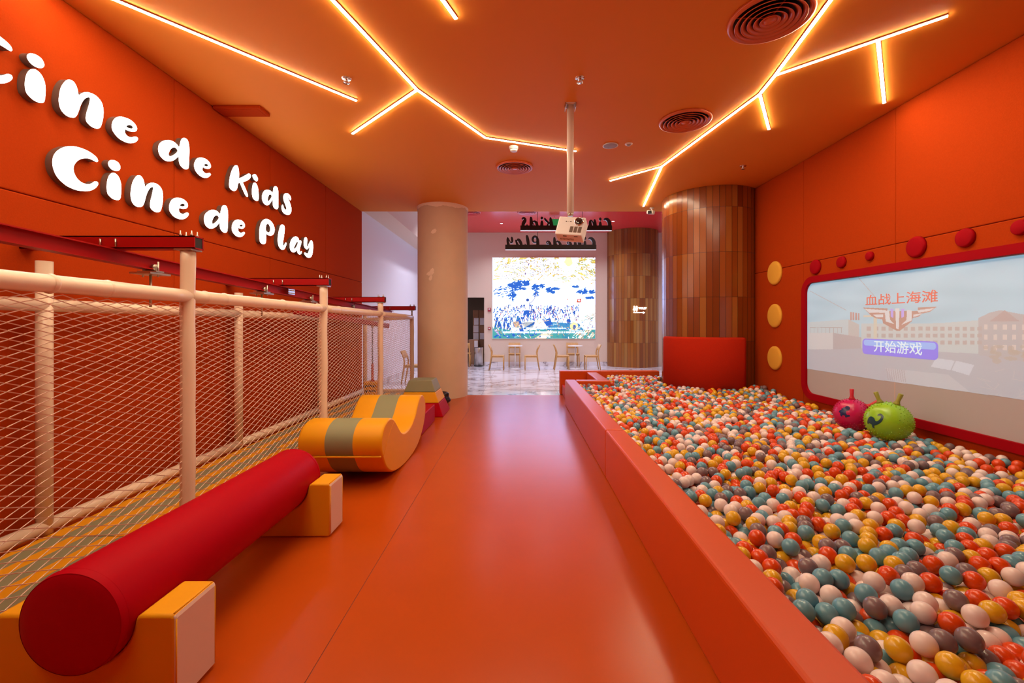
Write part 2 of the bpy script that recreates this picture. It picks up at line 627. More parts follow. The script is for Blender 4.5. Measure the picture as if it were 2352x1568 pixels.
def light_net(label, segs):
    t = thing('linear_ceiling_light', label, 'light', segs[0][0], group='glowing ceiling light bars')
    o = t.location.copy()
    for a, b in segs:
        a, b = a - o, b - o
        d = (b - a)
        L = d.length
        rot = Matrix.Rotation(math.atan2(d.y, d.x), 3, 'Z')
        mid = (a + b) / 2
        MB().box(mid + Vector((0, 0, -0.014)), (L + 0.01, 0.026, 0.0055), rot).build('light_bar', M['strip'], t)
        MB().box(mid + Vector((0, 0, -0.007)), (L + 0.012, 0.028, 0.012), rot).build('mounting_channel', M['channel'], t)
    return t


A0 = Vector((-3.22, 2.74, CEIL))
light_net('long single light bar nearest the wall with the glowing letters', [(A0, cp(818, 228))])
b0, b1, b2, b3, b4 = cp(768, 0), cp(958, 203), cp(1115, 314), cp(1322, 345), cp(810, 304)
bm0 = b0 + (b0 - b1).normalized() * 2.6
light_net('branching light bar ending behind the projector pole', [(bm0, b1), (b1, b2), (b2, b3), (b1, b4), (bm0 + Vector((0.02, 0, 0)), bm0 + Vector((0.9, -1.5, 0))), (bm0 + (b1 - bm0) * 0.22, bm0 + Vector((-1.1, 1.35, 0)))])  # last two arms are unseen, added behind the camera to brighten the left side
c0, c1 = cp(1020, 0), cp(1047, 38)
light_net('short light bar cut off by the top edge of the photo', [(c0 + (c0 - c1).normalized() * 2.0, c1)])
d0, d1, d2, d3, d4 = cp(1905, 0), cp(1780, 170), cp(1745, 213), cp(1520, 380), cp(1402, 413)
light_net('long branching light bar above the ball pit with four side arms',
          [(d0 + (d0 - d1).normalized() * 1.8, d1), (d1, d2), (d2, d3), (d3, d4), (d3, cp(1478, 472)), (d2, cp(1766, 294)),
           (d1, cp(2175, 33)), (cp(2017, 92), cp(2031, 233))])


# ------------------------------------------------------------------ air vents and small ceiling fittings
def air_vent(label, x, y, z, r, m):
    t = thing('ceiling_air_vent', label, 'vent', (x, y, z), group='round ceiling air vents')
    MB().lathe([(0.0, -0.002), (r * 0.93, -0.002)], n=48).build('dark_duct', M['darkhole'], t)
    mb = MB()
    mb.lathe([(r * 0.86, -0.001), (r, -0.003), (r * 0.985, -0.022), (r * 0.90, -0.030), (r * 0.84, -0.004)], n=64)
    mb.build('outer_rim', m, t)
    for k in range(5):
        a = r * (0.72 - 0.145 * k)
        mb = MB()
        mb.lathe([(a + 0.030, -0.036), (a + 0.026, -0.040), (a - 0.012, -0.010), (a - 0.008, -0.008), (a + 0.030, -0.036)], n=56)
        mb.build('louvre_ring', m, t)
    mb = MB()
    mb.lathe([(0.0, -0.038), (0.035, -0.036), (0.05, -0.026), (0.05, -0.012)], n=32)
    mb.build('centre_cap', m, t)
    mb = MB()
    mb.bx(-r * 0.85, r * 0.85, -0.004, 0.004, -0.012, -0.006)
    mb.bx(-0.004, 0.004, -r * 0.85, r * 0.85, -0.012, -0.006)
    mb.build('spoke', m, t)
    return t


air_vent('round orange air vent in the top right corner beside the light bar', 1.90, 3.31, CEIL, 0.30, M['vent'])
air_vent('round orange air vent in mid ceiling left of the long branching light', 1.89, 4.99, CEIL, 0.29, M['vent'])
air_vent('round orange air vent farthest away above the marble floor', -0.085, 6.47, CEIL, 0.275, M['vent'])
M['ventred'] = mat('red_metal', (0.62, 0.04, 0.045), 0.3)
air_vent('red foyer air vent partly hidden by the cream pillar', -1.42, 12.5, FCEIL, 0.29, M['ventred'])
air_vent('red foyer air vent above the hanging sign', 0.20, 12.5, FCEIL, 0.29, M['ventred'])


def sprinkler(label, px, py):
    p = cp(px, py)
    t = thing('sprinkler_head', label, 'sprinkler', p, group='chrome ceiling sprinklers')
    MB().lathe([(0.0, -0.004), (0.042, -0.004), (0.045, -0.001), (0.045, 0.0)], n=24).build('flange', M['chrome'], t)
    MB().lathe([(0.0, -0.03), (0.014, -0.03), (0.016, -0.004)], n=16).build('nozzle', M['chrome'], t)
    MB().lathe([(0.0, -0.046), (0.03, -0.045), (0.03, -0.042), (0.0, -0.042)], n=20).build('deflector', M['chrome'], t)
    mb = MB()
    for s in (-1, 1):
        mb.tube([(s * 0.013, 0, -0.028), (s * 0.02, 0, -0.036), (s * 0.006, 0, -0.043)], 0.003, 6)
    mb.build('frame_arm', M['chrome'], t)


sprinkler('chrome sprinkler head near the end of the single long light bar', 796, 180)
sprinkler('chrome sprinkler head just above the projector pole', 1332, 179)
sprinkler('chrome sprinkler head over the wood clad column', 1707, 381)

p = cp(1180, 337)
t = thing('smoke_detector', 'small white smoke detector just above the farthest orange vent', 'smoke detector', p)
MB().lathe([(0.062, 0), (0.062, -0.02), (0.05, -0.035)], n=28).build('base', M['white'], t)
MB().lathe([(0.044, -0.03), (0.044, -0.042), (0.0, -0.042)], n=24).build('dark_slot', M['darkhole'], t)
MB().lathe([(0.05, -0.042), (0.046, -0.058), (0.0, -0.06)], n=28).build('cap', M['white'], t)
p = cp(1402, 333)
t = thing('ceiling_speaker', 'flat round grey ceiling speaker right of the projector pole', 'speaker', p)
MB().lathe([(0.085, 0), (0.098, -0.004), (0.10, -0.010), (0.088, -0.012)], n=40).build('trim_ring', M['white'], t)
MB().lathe([(0.09, -0.009), (0.05, -0.014), (0.0, -0.015)], n=40).build('grille', M['glass'], t)
p = cp(1444, 330)
t = thing('motion_sensor', 'small pale round sensor beside the grey ceiling speaker', 'sensor', p)
MB().lathe([(0.048, 0), (0.048, -0.008), (0.03, -0.014)], n=24).build('base', M['white'], t)
MB().lathe([(0.03, -0.012), (0.022, -0.026), (0.0, -0.03)], n=20).build('dome', M['glass'], t)
# access flap beside the left wall
t = thing('ceiling_flap', 'small rectangular orange flap where ceiling meets the lettered wall', 'panel', (-3.03, 4.74, CEIL))
MB().bx(-0.25, 0.25, -0.10, 0.10, -0.035, 0.0, bevel=0.006).build('frame', M['felt'], t)
MB().bx(-0.22, 0.22, -0.075, 0.075, -0.039, -0.03, bevel=0.003).build('flap_leaf', M['felt'], t)
# cctv
p = W(1497, 483, 8.75)
t = thing('security_camera', 'small black and white security camera by the wood clad column', 'camera', (p.x, p.y, CEIL))
MB().lathe([(0.04, 0), (0.04, -0.02), (0.015, -0.03), (0.015, -0.07)], n=20).build('mount', M['white'], t)
MB().box((-0.03, -0.03, -0.10), (0.09, 0.16, 0.08), Matrix.Rotation(0.5, 3, 'Z') @ Matrix.Rotation(0.25, 3, 'X'), bevel=0.02).build('housing', M['white'], t)
MB().box((-0.072, -0.105, -0.118), (0.07, 0.012, 0.06), Matrix.Rotation(-0.5, 3, 'Z') @ Matrix.Rotation(0.25, 3, 'X'), bevel=0.004).build('lens', M['blackplastic'], t)

# foyer downlights (they light the foyer)
spots = [(-0.9, 11.2), (0.6, 11.6), (2.2, 11.0), (4.4, 11.6), (-0.6, 13.9), (2.9, 13.6), (5.6, 13.0), (-2.3, 12.6)]
places = ['nearest the cream pillar', 'over the hanging sign', 'right of the hanging sign', 'beyond the near wood column', 'near the back wall on the left',
          'near the back wood column', 'at the far right', 'on the white strip at the left']
for (x, y), pl in zip(spots, places):
    t = thing('recessed_downlight', 'small round downlight in the foyer ceiling ' + pl, 'light', (x, y, FCEIL), group='foyer downlights')
    MB().lathe([(0.04, 0), (0.055, -0.004), (0.055, -0.008), (0.04, -0.008)], n=24).build('trim_ring', M['white'], t)
    MB().lathe([(0.041, -0.004), (0.0, -0.004)], n=24).build('diffuser', M['downlight'], t)
    ld = bpy.data.lights.new('downlight_lamp', 'SPOT')
    ld.energy = DOWN
    ld.color = (0.80, 0.84, 1.0)
    ld.spot_size = 2.3
    ld.spot_blend = 0.8
    ld.shadow_soft_size = 0.05
    lo = bpy.data.objects.new('downlight_lamp', ld)
    COL.objects.link(lo)
    lo.parent = t
    lo.location = (0, 0, -0.03)

t = thing('store_room_light', 'dim flush ceiling light inside the store room doorway', 'light', (-1.95, 16.4, 2.7))
MB().bx(-0.3, 0.3, -0.07, 0.07, -0.05, 0.0, bevel=0.01).build('housing', M['white'], t)
MB().bx(-0.27, 0.27, -0.05, 0.05, -0.056, -0.049).build('diffuser', mat('dim_tube_glow', (1, 1, 1), 0.5, emit=6.0, ecol=(1.0, 0.9, 0.8)), t)

# ------------------------------------------------------------------ projector
pp = cp(1310, 240)
t = thing('projector_pole', 'white pole hanging from the ceiling and holding the projector', 'pole', pp)
MB().bx(-0.055, 0.055, -0.055, 0.055, -0.012, 0.0).build('ceiling_plate', M['pole'], t)
mb = MB()
for sx in (-1, 1):
    mb.bx(sx * 0.055, sx * 0.05, -0.055, 0.055, -0.05, 0)
    for sy in (-1, 1):
        mb.lathe([(0.0, -0.018), (0.007, -0.018), (0.007, -0.012)], (sx * 0.04, sy * 0.04, 0), n=10)
mb.build('bolt', M['zinc'], t)
PZ = -(CEIL - 2.62)
MB().tube([(0, 0, -0.01), (0, 0, PZ)], 0.037, 24).build('tube', M['pole'], t)
MB().tube([(0, 0, PZ + 0.012), (0, 0, PZ - 0.03)], 0.03, 20).build('joint', M['zinc'], t)
t = thing('projector', 'white projector with round black lens tilted under the ceiling pole', 'projector', (pp.x, pp.y, 2.59))
R_ = Matrix.Rotation(math.radians(-22), 3, 'Z') @ Matrix.Rotation(math.radians(8), 3, 'Y') @ Matrix.Rotation(math.radians(-22), 3, 'X')


def pj(mb_, name, m, **kw):
    o = mb_.build(name, m, t)
    me = o.data
    me.transform(Matrix.Translation((0.01, -0.01, -0.15)) @ R_.to_4x4())
    return o


pj(MB().bx(-0.145, 0.145, -0.075, 0.075, -0.10, 0.12, bevel=0.012), 'body', M['lilacplastic'])
pj(MB().lathe([(0.05, -0.07), (0.05, -0.088), (0.042, -0.09), (0.04, -0.078)], (0.085, 0, 0.06), n=32, axis='Y'), 'lens_ring', M['chrome'])
pj(MB().lathe([(0.043, -0.076), (0.043, -0.085), (0.02, -0.092), (0.0, -0.094)], (0.085, 0, 0.06), n=32, axis='Y'), 'lens', M['lens'])
mb = MB()
for k in range(3):
    mb.bx(0.005 + k * 0.045, 0.04 + k * 0.045, -0.077, -0.074, -0.07, 0.0)
pj(mb, 'speaker_grille', M['letterside'])
mb = MB()
mb.bx(-0.06, -0.045, -0.077, -0.074, 0.055, 0.063)
mb.bx(-0.012, 0.003, -0.077, -0.074, 0.055, 0.063)
mb.bx(-0.035, -0.031, -0.077, -0.074, 0.057, 0.061)
mb.bx(-0.026, -0.022, -0.077, -0.074, 0.057, 0.061)
pj(mb, 'button', M['blackplastic'])
mb = MB()
mb.bx(-0.06, -0.02, -0.05, -0.038, -0.102, -0.099)
mb.bx(0.06, 0.10, -0.05, -0.038, -0.102, -0.099)
for k in range(11):
    mb.bx(-0.10 + k * 0.014, -0.096 + k * 0.014, 0.0, 0.03, -0.102, -0.099)
pj(mb, 'vent_slot', M['darkhole'])

# ------------------------------------------------------------------ glowing sign letters (outlines in photo pixels -> wall plane)
XF = 3.235   # distance of the letter faces from the camera plane


def crop_pts(pts, s, ox, oy):
    out = []
    for a, b in pts:
        px, py = ox + a / s, oy + b / s
        d = XF * F / (VX - px)
        out.append((d, EYE + (VY - py) / F * d))
    return out


LET = {}
c2 = (7.84, 90, 320)
c3 = (11.2, 280, 390)
c5 = (11.2, 500, 370)
c6 = (15.68, 450, 460)
c7 = (13.07, 580, 490)
LET['C'] = [crop_pts([(1057, 370), (1030, 320), (960, 260), (880, 210), (780, 165), (680, 135), (580, 123), (480, 132), (390, 165), (320, 215), (270, 280), (246, 360), (243, 430), (255, 510), (290, 610), (340, 690), (410, 765), (500, 835), (600, 885), (700, 918), (800, 930), (890, 928), (960, 908), (1020, 870), (1058, 820), (1062, 790), (1050, 768), (1025, 757), (995, 760), (970, 778), (930, 800), (880, 807), (820, 797), (750, 765), (690, 710), (645, 640), (620, 560), (622, 490), (650, 430), (700, 380), (760, 350), (830, 340), (900, 345), (960, 370), (1010, 395), (1040, 407), (1057, 395)], *c2)]
LET['i'] = [crop_pts([(1310, 372), (1270, 385), (1247, 420), (1250, 460), (1280, 510), (1320, 545), (1380, 568), (1430, 562), (1462, 520), (1455, 470), (1425, 420), (1370, 383)], *c2),
            crop_pts([(1325, 602), (1285, 625), (1250, 680), (1228, 760), (1220, 850), (1225, 930), (1245, 990), (1290, 1040), (1340, 1075), (1400, 1092), (1440, 1085), (1465, 1050), (1475, 960), (1478, 860), (1468, 770), (1440, 690), (1400, 635), (1360, 608)], *c2)]
LET['n'] = [crop_pts([(430, 140), (380, 160), (330, 220), (280, 320), (250, 430), (235, 540), (230, 640), (240, 740), (270, 830), (320, 900), (390, 945), (450, 955), (510, 945), (550, 900), (580, 830), (610, 720), (640, 620), (680, 530), (730, 465), (790, 435), (808, 460), (800, 540), (780, 640), (755, 740), (735, 840), (730, 920), (745, 980), (790, 1035), (850, 1075), (910, 1090), (970, 1075), (1005, 1030), (1030, 940), (1050, 830), (1058, 700), (1050, 590), (1025, 500), (980, 430), (920, 375), (850, 343), (780, 333), (710, 345), (650, 385), (610, 428), (593, 432), (585, 415), (578, 350), (560, 280), (530, 210), (490, 160)], *c3)]
LET['e'] = [crop_pts([(1430, 718), (1360, 728), (1295, 765), (1250, 830), (1225, 910), (1220, 980), (1230, 1050), (1270, 1120), (1330, 1190), (1410, 1240), (1500, 1268), (1580, 1265), (1650, 1235), (1700, 1185), (1718, 1135), (1700, 1105), (1670, 1098), (1640, 1108), (1600, 1130), (1560, 1135), (1510, 1118), (1475, 1075), (1465, 1030), (1472, 985), (1510, 990), (1570, 1003), (1630, 1000), (1680, 970), (1700, 920), (1685, 860), (1640, 800), (1580, 755), (1510, 728)], *c3),
            crop_pts([(1492, 912), (1520, 880), (1560, 862), (1600, 870), (1625, 900), (1615, 930), (1580, 942), (1530, 938)], *c3)]
LET['d'] = [crop_pts([(1030, 178), (980, 190), (945, 230), (920, 300), (900, 390), (885, 470), (873, 500), (850, 480), (790, 410), (720, 365), (640, 343), (560, 345), (480, 375), (400, 430), (340, 500), (305, 590), (295, 690), (310, 790), (350, 890), (410, 960), (480, 1005), (550, 1015), (630, 1000), (710, 955), (780, 890), (830, 820), (850, 795), (860, 810), (865, 870), (875, 970), (900, 1050), (950, 1115), (1010, 1155), (1060, 1162), (1110, 1140), (1135, 1080), (1145, 960), (1150, 800), (1155, 640), (1155, 480), (1145, 360), (1125, 270), (1090, 205)], *c6),
            crop_pts([(745, 535), (690, 555), (635, 620), (600, 690), (580, 760), (580, 815), (605, 845), (650, 835), (720, 785), (790, 710), (830, 640), (820, 590), (790, 550)], *c6)]
LET['E'] = [crop_pts([(1520, 693), (1450, 705), (1380, 750), (1330, 830), (1300, 930), (1298, 1020), (1320, 1120), (1370, 1200), (1440, 1270), (1520, 1310), (1590, 1320), (1660, 1300), (1720, 1250), (1760, 1190), (1755, 1155), (1730, 1138), (1700, 1145), (1660, 1165), (1610, 1168), (1560, 1140), (1525, 1090), (1525, 1030), (1540, 990), (1580, 1005), (1650, 1020), (1710, 1005), (1755, 960), (1765, 900), (1740, 820), (1690, 760), (1620, 712)], *c6),
            crop_pts([(1565, 915), (1595, 880), (1640, 860), (1680, 875), (1690, 905), (1670, 938), (1630, 948), (1590, 938)], *c6)]
LET['K'] = [crop_pts([(470, 105), (430, 125), (390, 190), (350, 290), (320, 400), (302, 520), (298, 610), (310, 680), (350, 730), (400, 760), (440, 763), (480, 740), (505, 680), (520, 600), (540, 555), (565, 555), (590, 590), (630, 690), (680, 800), (720, 880), (750, 912), (775, 910), (778, 870), (750, 790), (710, 690), (670, 600), (652, 545), (700, 520), (770, 490), (830, 440), (852, 390), (845, 350), (820, 325), (795, 320), (740, 350), (670, 390), (600, 425), (552, 437), (548, 390), (548, 300), (540, 210), (520, 140), (495, 110)], *c5)]
LET['I'] = [crop_pts([(940, 337), (910, 350), (900, 380), (915, 430), (950, 485), (990, 515), (1020, 510), (1035, 470), (1025, 420), (990, 360), (965, 340)], *c5),
            crop_pts([(945, 553), (915, 580), (895, 660), (887, 760), (890, 860), (905, 930), (940, 985), (990, 1020), (1020, 1022), (1045, 1000), (1055, 930), (1050, 820), (1040, 710), (1015, 620), (980, 565)], *c5)]
LET['D'] = [crop_pts([(1480, 648), (1450, 665), (1435, 720), (1425, 790), (1418, 830), (1390, 790), (1340, 750), (1270, 737), (1210, 755), (1165, 820), (1145, 900), (1150, 990), (1180, 1070), (1230, 1120), (1280, 1132), (1330, 1110), (1370, 1050), (1405, 990), (1418, 1000), (1420, 1080), (1430, 1150), (1460, 1205), (1500, 1232), (1535, 1232), (1555, 1200), (1560, 1100), (1560, 980), (1560, 860), (1555, 760), (1540, 690), (1510, 655)], *c5),
            crop_pts([(1355, 850), (1320, 870), (1295, 930), (1285, 1000), (1300, 1030), (1330, 1015), (1370, 960), (1395, 910), (1385, 870)], *c5)]
LET['s'] = [crop_pts([(1770, 825), (1725, 840), (1698, 890), (1695, 960), (1710, 1030), (1740, 1110), (1770, 1190), (1775, 1235), (1755, 1250), (1720, 1230), (1695, 1180), (1685, 1135), (1665, 1120), (1650, 1150), (1648, 1210), (1665, 1280), (1710, 1340), (1770, 1375), (1830, 1378), (1875, 1340), (1895, 1270), (1890, 1180), (1865, 1090), (1830, 1000), (1810, 950), (1815, 932), (1835, 950), (1855, 990), (1872, 1005), (1890, 970), (1880, 920), (1850, 870), (1810, 835)], *c5)]
LET['P'] = [crop_pts([(400, 168), (340, 190), (280, 250), (240, 350), (215, 470), (208, 600), (212, 730), (225, 830), (255, 885), (310, 918), (360, 915), (395, 880), (405, 800), (408, 700), (405, 615), (440, 630), (500, 660), (560, 665), (620, 630), (655, 560), (665, 470), (645, 380), (600, 290), (540, 220), (470, 178)], *c7),
            crop_pts([(450, 308), (415, 340), (400, 420), (400, 500), (430, 550), (485, 575), (525, 545), (540, 470), (525, 390), (490, 325)], *c7)]
LET['l'] = [crop_pts([(880, 338), (840, 370), (810, 470), (780, 600), (765, 730), (765, 850), (785, 960), (825, 1040), (880, 1083), (920, 1088), (965, 1060), (1000, 980), (1020, 910), (1005, 872), (985, 890), (950, 960), (930, 970), (915, 930), (920, 830), (940, 700), (958, 560), (965, 450), (950, 370), (915, 340)], *c7)]
LET['a'] = [crop_pts([(1290, 693), (1230, 715), (1170, 790), (1130, 900), (1125, 1010), (1145, 1100), (1190, 1155), (1240, 1168), (1285, 1150), (1320, 1105), (1335, 1095), (1345, 1150), (1370, 1200), (1415, 1230), (1455, 1215), (1478, 1160), (1470, 1130), (1440, 1155), (1420, 1150), (1415, 1090), (1435, 1000), (1460, 900), (1462, 830), (1440, 810), (1410, 820), (1400, 815), (1385, 760), (1345, 710)], *c7),
            crop_pts([(1350, 840), (1320, 870), (1280, 940), (1250, 1010), (1248, 1050), (1275, 1058), (1315, 1010), (1350, 940), (1368, 880)], *c7)]
LET['y'] = [crop_pts([(1600, 718), (1565, 740), (1545, 820), (1540, 910), (1555, 990), (1590, 1050), (1635, 1075), (1675, 1050), (1705, 990), (1718, 975), (1715, 1040), (1695, 1130), (1670, 1190), (1640, 1205), (1600, 1185), (1570, 1175), (1560, 1200), (1580, 1250), (1625, 1305), (1690, 1330), (1750, 1310), (1790, 1240), (1810, 1130), (1818, 1000), (1810, 890), (1785, 820), (1755, 810), (1725, 850), (1690, 920), (1650, 1000), (1635, 1000), (1630, 960), (1640, 880), (1645, 800), (1630, 740)], *c7)]
for k in list(LET):
    LET[k] = [catmull(lp, 3) for lp in LET[k]]
SHIFT = (-0.563, 0.495)
LINE1 = [('C', 1, 'capital C'), ('i', 1, 'small i'), ('n', 1, 'letter n'), ('e', 1, 'larger letter e'), ('d', 1, 'letter d'), ('E', 1, 'smaller letter e'),
         ('K', 0, 'capital K'), ('I', 0, 'small i after the K'), ('D', 0, 'letter d before the s'), ('s', 0, 'letter s')]
LINE2 = [('C', 0, 'capital C'), ('i', 0, 'small i'), ('n', 0, 'letter n'), ('e', 0, 'larger letter e'), ('d', 0, 'letter d'), ('E', 0, 'smaller letter e'),
         ('P', 0, 'capital P'), ('l', 0, 'letter l'), ('a', 0, 'letter a'), ('y', 0, 'letter y')]


def mirror_map(loops, sh):
    return [[(a + sh[0], b + sh[1]) for a, b in lp] for lp in loops]


def sign_letter(key, sh, label):
    loops = mirror_map(LET[key], SHIFT if sh else (0, 0))
    pts = loops[0] + (loops[1] if key in 'iI' else [])
    cy = sum(p[0] for p in pts) / len(pts)
    cz = min(p[1] for p in pts)
    t = thing('sign_letter', label, 'letter', (XL, cy, cz), group='glowing letters on the orange wall')
    loc = [[(a - cy, b - cz) for a, b in lp] for lp in loops]
    # local curve plane: (x, y) -> world (0, x, y), extrusion along +X
    m = Matrix(((0, 0, 1, 0), (1, 0, 0, 0), (0, 1, 0, 0), (0, 0, 0, 1)))
    me = curve_mesh(loc, 0.026)
    mesh_part('side_shell', me, M['letterside'], t, Matrix.Translation((0.027, 0, 0)) @ m, 'dark brown side wall')
    me = curve_mesh(loc, 0.001)
    mesh_part('lit_face', me, M['letter'], t, Matrix.Translation((0.054, 0, 0)) @ m, 'glowing white face')


for key, sh, nm in LINE1:
    sign_letter(key, sh, 'glowing white %s in the upper line of the wall sign' % nm)
for key, sh, nm in LINE2:
    sign_letter(key, sh, 'glowing white %s in the lower line of the wall sign' % nm)


# hanging sign in the foyer, seen from its back
def hanging_sign(label, line, x_right, x_left, y, zbot, barh, sx_total):
    loops_all = []
    for key, sh, nm in line:
        loops_all.append(mirror_map(LET[key], SHIFT if sh else (0, 0)))
    a0 = min(p[0] for lps in loops_all for lp in lps for p in lp)
    a1 = max(p[0] for lps in loops_all for lp in lps for p in lp)
    b0 = min(p[1] for p in loops_all[0][0])
    kx = (x_right - x_left) / (a1 - a0)
    kz = 0.95
    t = thing('hanging_sign', label, 'sign', ((x_left + x_right) / 2, y, zbot), group='black hanging signs seen from behind')
    xc = (x_left + x_right) / 2
    m = Matrix(((1, 0, 0, 0), (0, 0, -1, 0), (0, 1, 0, 0), (0, 0, 0, 1)))
    for (key, sh, nm), lps in zip(line, loops_all):
        lo = min(p[1] for lp in lps for p in lp)
        loc = [[(x_right - (a - a0) * kx - xc, max((b - b0), 0.0) * kz + 0.01) for a, b in lp] for lp in lps]
        me = curve_mesh(loc, 0.025)
        o = mesh_part('letter', me, M['black'], t, m, None)
        me = curve_mesh(loc, 0.002)
        mesh_part('lit_face', me, M['glowwhite'], o, Matrix.Translation((0, 0.03, 0)) @ m, 'glowing white face')
    hw = (x_right - x_left) / 2
    MB().bx(-hw - 0.03, hw + 0.01, -0.05, -0.026, 0.0, barh).build('bar', M['black'], t)
    MB().bx(-hw - 0.03, hw + 0.01, -0.02, 0.04, -0.010, -0.003).build('light_edge', M['glowwhite'], t)
    for px in (1235, 1338):
        x = (px - VX) / F * y - xc
        MB().tube([(x, -0.03, 0.02), (x, -0.03, FCEIL - zbot)], 0.006, 8).build('cable', M['black'], t)


HY = 11.0
hanging_sign('upper black hanging sign with mirrored letters', LINE1, W(1404, 0, HY).x, W(1198, 0, HY).x, HY, W(0, 529, HY).z, 0.115, 1)
hanging_sign('lower black hanging sign with mirrored letters', LINE2, W(1370, 0, HY).x, W(1163, 0, HY).x, HY + 0.12, W(0, 571, HY).z, 0.115, 1)
t = thing('exit_sign', 'small green exit sign mostly hidden behind the projector', 'sign', (1.02, 13.0, FCEIL - 0.08))
MB().bx(-0.16, 0.16, -0.02, 0.02, -0.2, 0.0, bevel=0.005).build('sign_box', M['exitgreen'], t)
MB().tube([(0, 0, 0), (0, 0, 0.08)], 0.008, 8).build('hanger', M['white'], t)


# ------------------------------------------------------------------ pictures (LED wall and projected image): numpy canvases -> coloured grids
class Canvas:
    def __init__(self, w, h, col, ws=1.0):
        self.w, self.h, self.ws = w, h, ws
        self.a = np.zeros((h, w, 3), np.float32)
        self.a[:] = col
        self.yy, self.xx = np.mgrid[0:h, 0:w].astype(np.float32)
        self.xx += 0.5
        self.yy += 0.5

    def put(self, mask, col, al=1.0):
        self.a[mask] = self.a[mask] * (1 - al) + np.array(col, np.float32) * al

    def poly(self, pts, col, al=1.0):
        pts = np.array(pts, float)
        inside = np.zeros((self.h, self.w), bool)
        n = len(pts)
        for i in range(n):
            x0, y0 = pts[i]
            x1, y1 = pts[(i + 1) % n]
            if y0 == y1:
                continue
            c = (self.yy > min(y0, y1)) & (self.yy <= max(y0, y1))
            xi = x0 + (self.yy - y0) * (x1 - x0) / (y1 - y0)
            inside ^= c & (self.xx < xi)
        self.put(inside, col, al)

    def line(self, p, q, w, col, al=1.0):
        (x0, y0), (x1, y1) = p, q
        w = w * self.ws
        X0, X1 = int(max(0, min(x0, x1) - w - 1)), int(min(self.w, max(x0, x1) + w + 2))
        Y0, Y1 = int(max(0, min(y0, y1) - w - 1)), int(min(self.h, max(y0, y1) + w + 2))
        if X1 <= X0 or Y1 <= Y0:
            return
        xx, yy = self.xx[Y0:Y1, X0:X1], self.yy[Y0:Y1, X0:X1]
        L2 = (x1 - x0) ** 2 + (y1 - y0) ** 2 + 1e-6
        tt = np.clip(((xx - x0) * (x1 - x0) + (yy - y0) * (y1 - y0)) / L2, 0, 1)
        m = (xx - x0 - tt * (x1 - x0)) ** 2 + (yy - y0 - tt * (y1 - y0)) ** 2 <= (w / 2) ** 2
        s = self.a[Y0:Y1, X0:X1]
        s[m] = s[m] * (1 - al) + np.array(col, np.float32) * al

    def path(self, pts, w, col, al=1.0):
        for p, q in zip(pts, pts[1:]):
            self.line(p, q, w, col, al)

    def ell(self, cx, cy, rx, ry, col, al=1.0):
        rx, ry = rx * self.ws, ry * self.ws
        X0, X1 = int(max(0, cx - rx - 1)), int(min(self.w, cx + rx + 2))
        Y0, Y1 = int(max(0, cy - ry - 1)), int(min(self.h, cy + ry + 2))
        if X1 <= X0 or Y1 <= Y0:
            return
        xx, yy = self.xx[Y0:Y1, X0:X1], self.yy[Y0:Y1, X0:X1]
        m = ((xx - cx) / rx) ** 2 + ((yy - cy) / ry) ** 2 <= 1
        s = self.a[Y0:Y1, X0:X1]
        s[m] = s[m] * (1 - al) + np.array(col, np.float32) * al

    def rect(self, x0, y0, x1, y1, col, al=1.0):
        X0, X1 = int(max(0, round(x0))), int(min(self.w, round(x1)))
        Y0, Y1 = int(max(0, round(y0))), int(min(self.h, round(y1)))
        if X1 > X0 and Y1 > Y0:
            s = self.a[Y0:Y1, X0:X1]
            s[:] = s * (1 - al) + np.array(col, np.float32) * al


def picture_mesh(name, cv, fn, m, parent, keep=None, label=None):
    """fn(u, v) -> 3d point, u right, v up in 0..1; keep: optional bool mask of cells"""
    w, h = cv.w, cv.h
    u = np.linspace(0, 1, w + 1)
    v = np.linspace(1, 0, h + 1)
    V = np.array([[fn(a, b) for a in u] for b in v], np.float32).reshape(-1, 3)
    idx = np.arange((h + 1) * (w + 1)).reshape(h + 1, w + 1)
    q = np.stack([idx[1:, :-1], idx[1:, 1:], idx[:-1, 1:], idx[:-1, :-1]], -1).reshape(-1, 4)
    c = cv.a.reshape(-1, 3)
    if keep is not None:
        k = keep.reshape(-1)
        q, c = q[k], c[k]
    me = bpy.data.meshes.new(name)
    me.vertices.add(len(V))
    me.vertices.foreach_set('co', V.ravel())
    me.loops.add(len(q) * 4)
    me.loops.foreach_set('vertex_index', q.ravel().astype(np.int32))
    me.polygons.add(len(q))
    me.polygons.foreach_set('loop_start', (np.arange(len(q)) * 4).astype(np.int32))
    me.update()
    me.validate()
    at = me.attributes.new('tone', 'FLOAT_COLOR', 'FACE')
    cc = np.ones((len(q), 4), np.float32)
    cc[:, :3] = c
    at.data.foreach_set('color', cc.ravel())
    me.materials.append(m)
    o = bpy.data.objects.new(name, me)
    COL.objects.link(o)
    o.parent = parent
    if label:
        o['label'] = label
    return o


# ---- LED wall
LX0, LX1 = W(1131.5, 0, YB).x, W(1366.5, 0, YB).x
LZ0, LZ1 = W(0, 777, YB).z, W(0, 592, YB).z
PW, PH = 480, 381
cv = Canvas(PW, PH, (2.2, 3.0, 5.6), 480 / 330.0)
pr = np.random.default_rng(3)
WHITE = (2.2, 3.0, 5.6)
BLUE = (0.0, 0.13, 0.66)
DBLUE = (0.01, 0.07, 0.42)
YEL = (0.85, 0.52, 0.06)
PYEL = (1.1, 0.88, 0.22)
OLV = (0.34, 0.32, 0.05)
TEAL = (0.06, 0.42, 0.42)
LILAC = (0.9, 0.65, 1.3)


def S(x, y):     # zoomed-photo coordinates of the picture -> canvas
    return ((x - 222) / 1590.0 * PW, (y - 155) / 1255.0 * PH)


